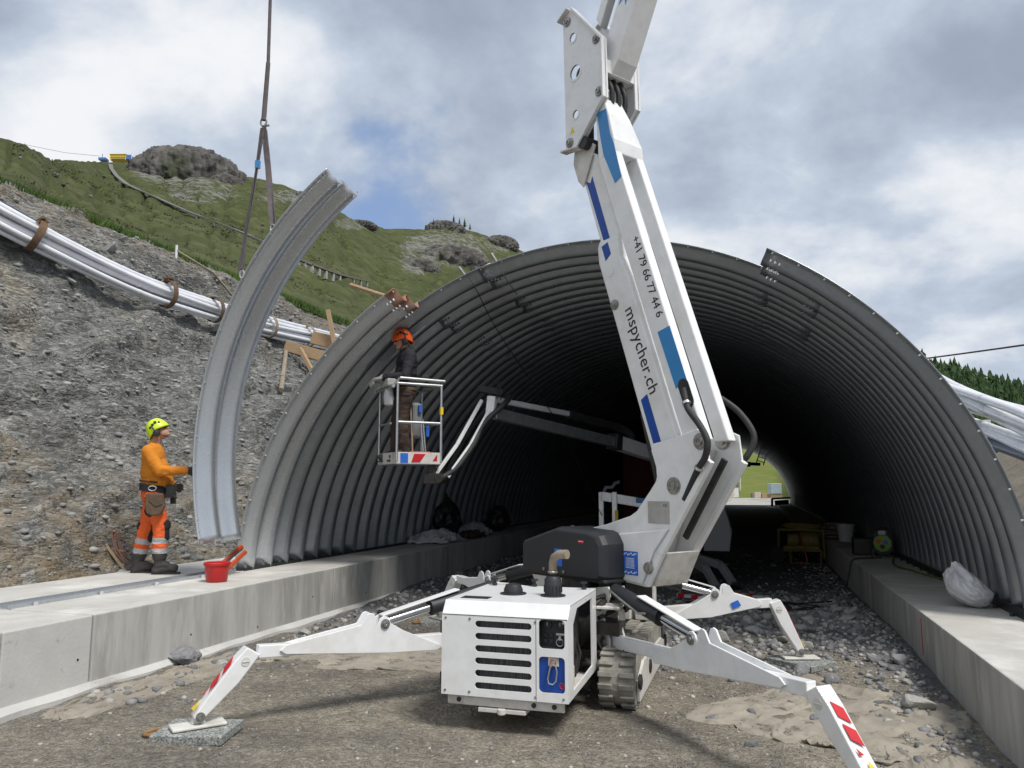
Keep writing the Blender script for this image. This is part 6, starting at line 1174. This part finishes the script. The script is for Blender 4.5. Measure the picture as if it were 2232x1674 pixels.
for s in (-.36,.36): c=MB(); c.lathe([(.06,-.05),(.17,-.05),(.19,-.03),(.19,.03),(.17,.05),(.06,.05)],p+np.array([-.55,s,.19]),(0,1,0),22); c.build('wheel','rubber',ge,True)
# cable coil on the floor
c=MB(); P=[]
for k in range(90): a=k*.42; P.append((-.1+(.55+.16*math.sin(k*.9))*math.cos(a)+.25*math.sin(k*.13),11.9+.42*math.sin(a)+.1*math.sin(k*.4),float(gz(np.array([-.1+.5*math.cos(a)]),np.array([11.9+.4*math.sin(a)]))[0])+.03+.01*math.sin(k)))
P=[(-1.0,11.5,.06)]+P+[(1.1,12.6,.12)]; c.tube(P,.010,6); tag(c.build('cable_coil','rubber',None,True),'loose coil of black cable on the gravel inside the right leg','cable coil')
# ================================================================== GEOTEXTILE, STONES
crumple('geotextile_sheet',-3.35,7.35,None,2.5,1.3,.030,'cloth_tan','dirty tan geotextile sheet half buried behind the front left leg','geotextile',111,n=110,rz=.22,lift_=-.012)
crumple('geotextile_sheet',.60,6.9,None,2.0,2.6,.034,'cloth_tan','crumpled tan geotextile sheet between the two right legs','geotextile',113,n=130,rz=-.5,lift_=-.012)
crumple('geotextile_sheet',1.12,5.2,None,.85,2.3,.030,'cloth_tan','strip of geotextile lying along the right footing','geotextile',117,n=110,rz=.08,lift_=-.014)
crumple('geotextile_sheet',-5.0,5.9,None,.55,3.2,.032,'cloth_tan','torn tan strip of geotextile along the foot of the left footing','geotextile',119,n=110,rz=-.02,lift_=-.012)
crumple('geotextile_sheet',-4.55,7.15,None,.9,.7,.028,'cloth_tan','small scrap of geotextile near the left footing','geotextile',121,n=40,rz=.5,lift_=-.01)
gs=np.random.default_rng(21); P=[];S=[]
def put(x,y,s,emb=.3): P.append((x,y,float(gz(np.array([x]),np.array([y]))[0])+s*(.55-emb))); S.append(s)
def many(n,fx,fy,smin,smax,k=3.):
    x=fx(n); y=fy(n); z=gz(x,y); s=smin+(smax-smin)*gs.random(n)**k
    for a,b,c_,d in zip(x,y,z,s):
        if -5.36<a<1.54: P.append((a,b,c_+d*.15)); S.append(d)
many(3200,lambda n:gs.uniform(-5.3,1.5,n),lambda n:gs.uniform(3.8,10,n),.004,.020,4)
many(6500,lambda n:.1+gs.normal(size=n)*1.05,lambda n:10.9+gs.normal(size=n)*1.5,.012,.055,3)
many(1500,lambda n:gs.uniform(-5.3,1.5,n),lambda n:gs.uniform(9,24,n),.010,.05,3)
many(1300,lambda n:-5.0+np.abs(gs.normal(size=n))*.35-.25,lambda n:gs.uniform(5,22,n),.010,.055,3)
many(1300,lambda n:1.5-np.abs(gs.normal(size=n))*.35,lambda n:gs.uniform(4,20,n),.010,.050,3)
many(500,lambda n:gs.uniform(-4.9,-3.2,n),lambda n:gs.uniform(7.4,9.5,n),.008,.03,3)
scatter('gravel',P,S,['gravel_grey','gravel_grey','stone','stone_pale'],'loose grey gravel and chippings on the tunnel floor','gravel',seed=90,sub=1)
RM=[rockmesh(200+i,3,.62,.30,m='stone') for i in range(8)]+[rockmesh(300+i,3,.6,.3,m='stone_pale') for i in range(4)]
SING=[(onz(1555,1567,.02),.055,'lone fist sized stone on the earth between the tracks and the striped leg'),(onz(405,1447,.1),.16,'flat grey slab at the foot of the left footing'),(onz(1997,1542,0.),.13,'pale tan block of stone beside the right footing'),(onz(1775,1568,0),.05,'dark stone right of the striped leg knee'),(onz(1440,1395,.02),.07,'pale stone behind the front right cylinder'),(onz(1630,1365,.05),.10,'round pale boulder in the rubble below the rear arm'),(onz(1690,1410,.05),.10,'grey boulder near the rear right pad'),(onz(1575,1395,.05),.11,'largest pale boulder in the rubble between the right arms'),(onz(1812,1490,0.),.09,'stone on the geotextile below the mossy pad'),(onz(1800,1362,.05),.12,'smooth greenish stone inside the rear right leg'),(onz(1640,1625,0.),.045,'small dark stone near the bottom of the picture')]
for i,(p,s,lb) in enumerate(SING):
    o=bpy.data.objects.new('stone',RM[i%8] if 'tan' not in lb and 'pale' not in lb else RM[8+i%4]); z=float(gz(np.array([p[0]]),np.array([p[1]]))[0]); o.location=(p[0],p[1],z+s*.3); o.scale=(s,s*.9,s); o.rotation_euler=(.2*i,.1,i*1.3); COL.objects.link(o); tag(o,lb,'stone')
for i in range(150):
    k=i%5
    if k<3: x,y=.25+gs.normal()*.75,10.6+gs.normal()*1.2
    elif k==3: x,y=1.35-abs(gs.normal())*.25,gs.uniform(7.2,13)
    else: x,y=-4.9+abs(gs.normal())*.3-.2,gs.uniform(6.2,15)
    if not -5.2<x<1.42: continue
    s=.035+.075*gs.random()**2; o=bpy.data.objects.new('stone',RM[gs.integers(12)]); o.location=(x,y,float(gz(np.array([x]),np.array([y]))[0])+s*.3); o.scale=(s*1.15,s*.9,s); o.rotation_euler=(gs.random()*.6,gs.random()*.6,gs.random()*6); COL.objects.link(o)
    if k==4: tag(o,'loose grey stone along the foot of the left footing','stone','stones along the left footing')
    elif k==3: tag(o,'loose grey stone along the foot of the right footing','stone','stones along the right footing')
    else: tag(o,'loose grey stone in the rubble heap behind the lift','stone','stones in the rubble heap')
# ================================================================== FAR MOUTH: things beyond and hanging inside
o=MB(); 
hl=thing('hanging_ladder','short pale ladder hanging near the far end of the tunnel','ladder',(.55,50,3.5))
q0,q1=at(1675,952,44),at(1656,1012,44); d=(q1-q0)/np.linalg.norm(q1-q0); sdd=np.cross(d,[0,1.,0]); sdd/=np.linalg.norm(sdd)
for s in (-.2,.2): MB().bar(q0+sdd*s,q1+sdd*s,.06,.06).build('stile','alu',hl)
for k in range(7): MB().bar(mixp(q0,q1,.06+.14*k)-sdd*.2,mixp(q0,q1,.06+.14*k)+sdd*.2,.08,.05).build('rung','alu',hl)
bm_=thing('spreader_bar','dark horizontal bar hanging across the far mouth','bar',at(1630,1011,44)); MB().bar(at(1590,1009,44),at(1657,1012,44),.10,.18).box(tuple(at(1630,1012,44)),(.3,.2,.28)).build('bar','dark_steel',bm_)
lp=thing('street_lamp','white street lamp on the meadow beyond the far mouth','street lamp',at(1613,1060,100)); a=at(1613,1058,100); b=at(1613,1027,100); MB().cyl(a+np.array([0,0,-.6]),b,.11,.08,n=8).build('pole','white',lp,True); MB().bar(b,at(1607,1021,100),.14,.14).build('arm','white',lp)
sh=thing('shed','small red and cream shed with grey roof beyond the far mouth','shed',at(1590,1085,97)); k_=97/FPX
def farbox(x0,x1,y0,y1,D,dep,m,nm,par,bev=0.):
    p=at((x0+x1)/2,(y0+y1)/2,D); return MB().box((0,dep/2,0),((x1-x0)*D/FPX,dep,(y1-y0)*D/FPX),(p,rt,fw,np.array([0,0,1.]))).build(nm,m,par,bev=bev)
farbox(1572,1585,1046,1085,97,3.,'dull_red','wall',sh); farbox(1584.5,1599,1046,1085.5,96,2.4,'cream','front_wall',sh); farbox(1599.3,1610,1063,1085,96.5,2.2,'white','annex',sh)
c=MB(); c.add([at(1586,1040,95.8),at(1604,1040,95.8),at(1611,1063,96.),at(1599,1063,96.),at(1586,1044,99),at(1606,1042,99)],[(0,1,2,3),(0,4,5,1)]); c.build('roof','roof_and_shade_grey',sh)
ib=thing('water_tank','white caged water tank on a pallet beyond the far mouth','water tank',at(1692,1085,72)); farbox(1680,1704,1054,1076,72,1.0,'ibc','tank',ib,.06)
p=at(1692,1065,72); 
for k in range(6): MB().box((-.5+.2*k,-.03,0),(.02,.02,.95),(p,rt,fw,np.array([0,0,1.]))).build('cage_bar','alu',ib)
for k in range(5): MB().box((0,-.035,-.45+.22*k),(1.05,.02,.02),(p,rt,fw,np.array([0,0,1.]))).build('cage_bar','alu',ib)
farbox(1680,1704,1077,1085,72,1.0,'wood','pallet',ib)
for i,(x0,x1,y0,y1,m) in enumerate(((1645,1659,1073,1085,'cream'),(1661,1676,1076,1086,'wood'),(1640,1645,1075,1085,'wood_old'))):
    tag(farbox(x0,x1,y0,y1,84,.6,m,'crate',None,.02),('cream crate beyond the far mouth left of the water tank','brown timber crate beside the water tank beyond the far mouth','narrow post like box left of the cream crate beyond the far mouth')[i],'crate')
fd=thing('barrow_frame','dark cart frame silhouetted inside the far mouth','cart',at(1700,1100,50)); MB().bar(at(1683,1087,50),at(1722,1085,50),.2,.12).bar(at(1683,1087,50),at(1683,1103,50),.12,.12).bar(at(1690,1096,50),at(1718,1094,50),.3,.3).build('frame','dark_steel',fd)
# dark trailer standing deep in the tunnel
ct=thing('container','dark red container standing in shadow deep inside the tunnel','container',(-3.1,30,0)); MB().box((-3.4,31,1.6),(2.6,4,2.9)).build('body','dull_red',ct,bev=.03)
for k in range(9): MB().box((-4.5+.27*k,28.98,1.6),(.08,.05,2.7)).build('rib','dull_red',ct)
# ================================================================== MOUNTAIN BUILDING, TRACK, VIADUCT
p,r=surf(258,349); k=560/FPX; p=at(258,342,575)
yb=thing('mountain_station','yellow cable car station building on the skyline','building',p); Fm=(p,rt,fw,np.array([0,0,1.])); 
MB().prism([(-18*k,-7*k),(17*k,-7*k),(17*k,1*k),(19*k,5.5*k),(-19*k,5.5*k),(-19*k,-3*k)],0,9,Fm).build('hall','building_yellow',yb); MB().box((22*k,3,0),(11*k,6,10*k),Fm).build('annex','building_blue',yb); MB().box((0,-.1,-5.5*k),(30*k,.3,2.4*k),Fm).build('undercroft','far_glass',yb); MB().box((-1*k,4.5,6.2*k),(38*k,10,1.0*k),Fm).build('roof','building_yellow',yb)
for i in range(6): MB().box((-14*k+i*5.4*k,-.15,-1*k),(3.6*k,.2,1.2*k),Fm).build('window','far_glass',yb)
MB().cyl(p+rt*30*k+np.array([0,0,-6*k]),p+rt*30*k+np.array([0,0,34*k]),.28,.2,n=6).build('mast','white',yb); MB().box((-36*k,2,-4*k),(16*k,5,5*k),Fm).build('platform','building_blue',yb); MB().cyl(p-rt*36*k,p-rt*36*k+np.array([0,0,7*k]),.2,n=6).build('platform_mast','dark_steel',yb)
tag(MB().tube([p-rt*42*k+np.array([0,0,2*k]),p-rt*120*k+np.array([0,0,10*k]),p-rt*235*k+np.array([0,0,34*k])],.16,5).build('ropeway_cable','pin_steel',None),'faint ropeway cable running left from the yellow station','cable')
tk=[surf(x,y,.25)[0] for x,y in ((206,352),(209,362),(222,378),(245,396),(275,410),(310,424),(345,440),(380,455),(420,470))]
c=MB(); 
for a,b in zip(tk[:-1],tk[1:]): c.bar(a,b,2.4,.5)
tag(c.build('mountain_road','track_grey',None),'grey service track winding down from the yellow station','track',kind='structure')
V_=[(395,458),(430,470),(470,484),(510,500),(550,516),(590,535),(625,553),(650,565),(680,577),(710,588),(740,598),(770,606),(800,612)]
VP=[]
for x,y in V_:
    _,r=surf(x,y+(5 if x<600 else 14)); q=ray(x,y); VP.append(EYE+q*r/math.hypot(q[0],q[1]))
vi=thing('railway_viaduct','low funicular viaduct on concrete piers crossing the green mountainside','viaduct',VP[6])
for a,b in zip(VP[:-1],VP[1:]): MB().bar(a,b,1.2,.55).build('deck_span','track_grey',vi)
for i,(x,y) in enumerate(V_[1:]):
    q=VP[i+1]; rr=math.hypot(q[0],q[1]); zg=hillz(x,rr); MB().bar(q+np.array([0,0,-.4]),np.array([q[0],q[1],min(zg-.8,q[2]-1)]),.7,.9).build('pier','stone_pale',vi)
    if x>600 and i+2<len(VP):
        q=(VP[i+1]+VP[i+2])/2; zg=hillz((x+V_[i+2][0])/2,math.hypot(q[0],q[1])); MB().bar(q+np.array([0,0,-.4]),np.array([q[0],q[1],min(zg-.8,q[2]-1)]),.7,.9).build('pier','stone_pale',vi)
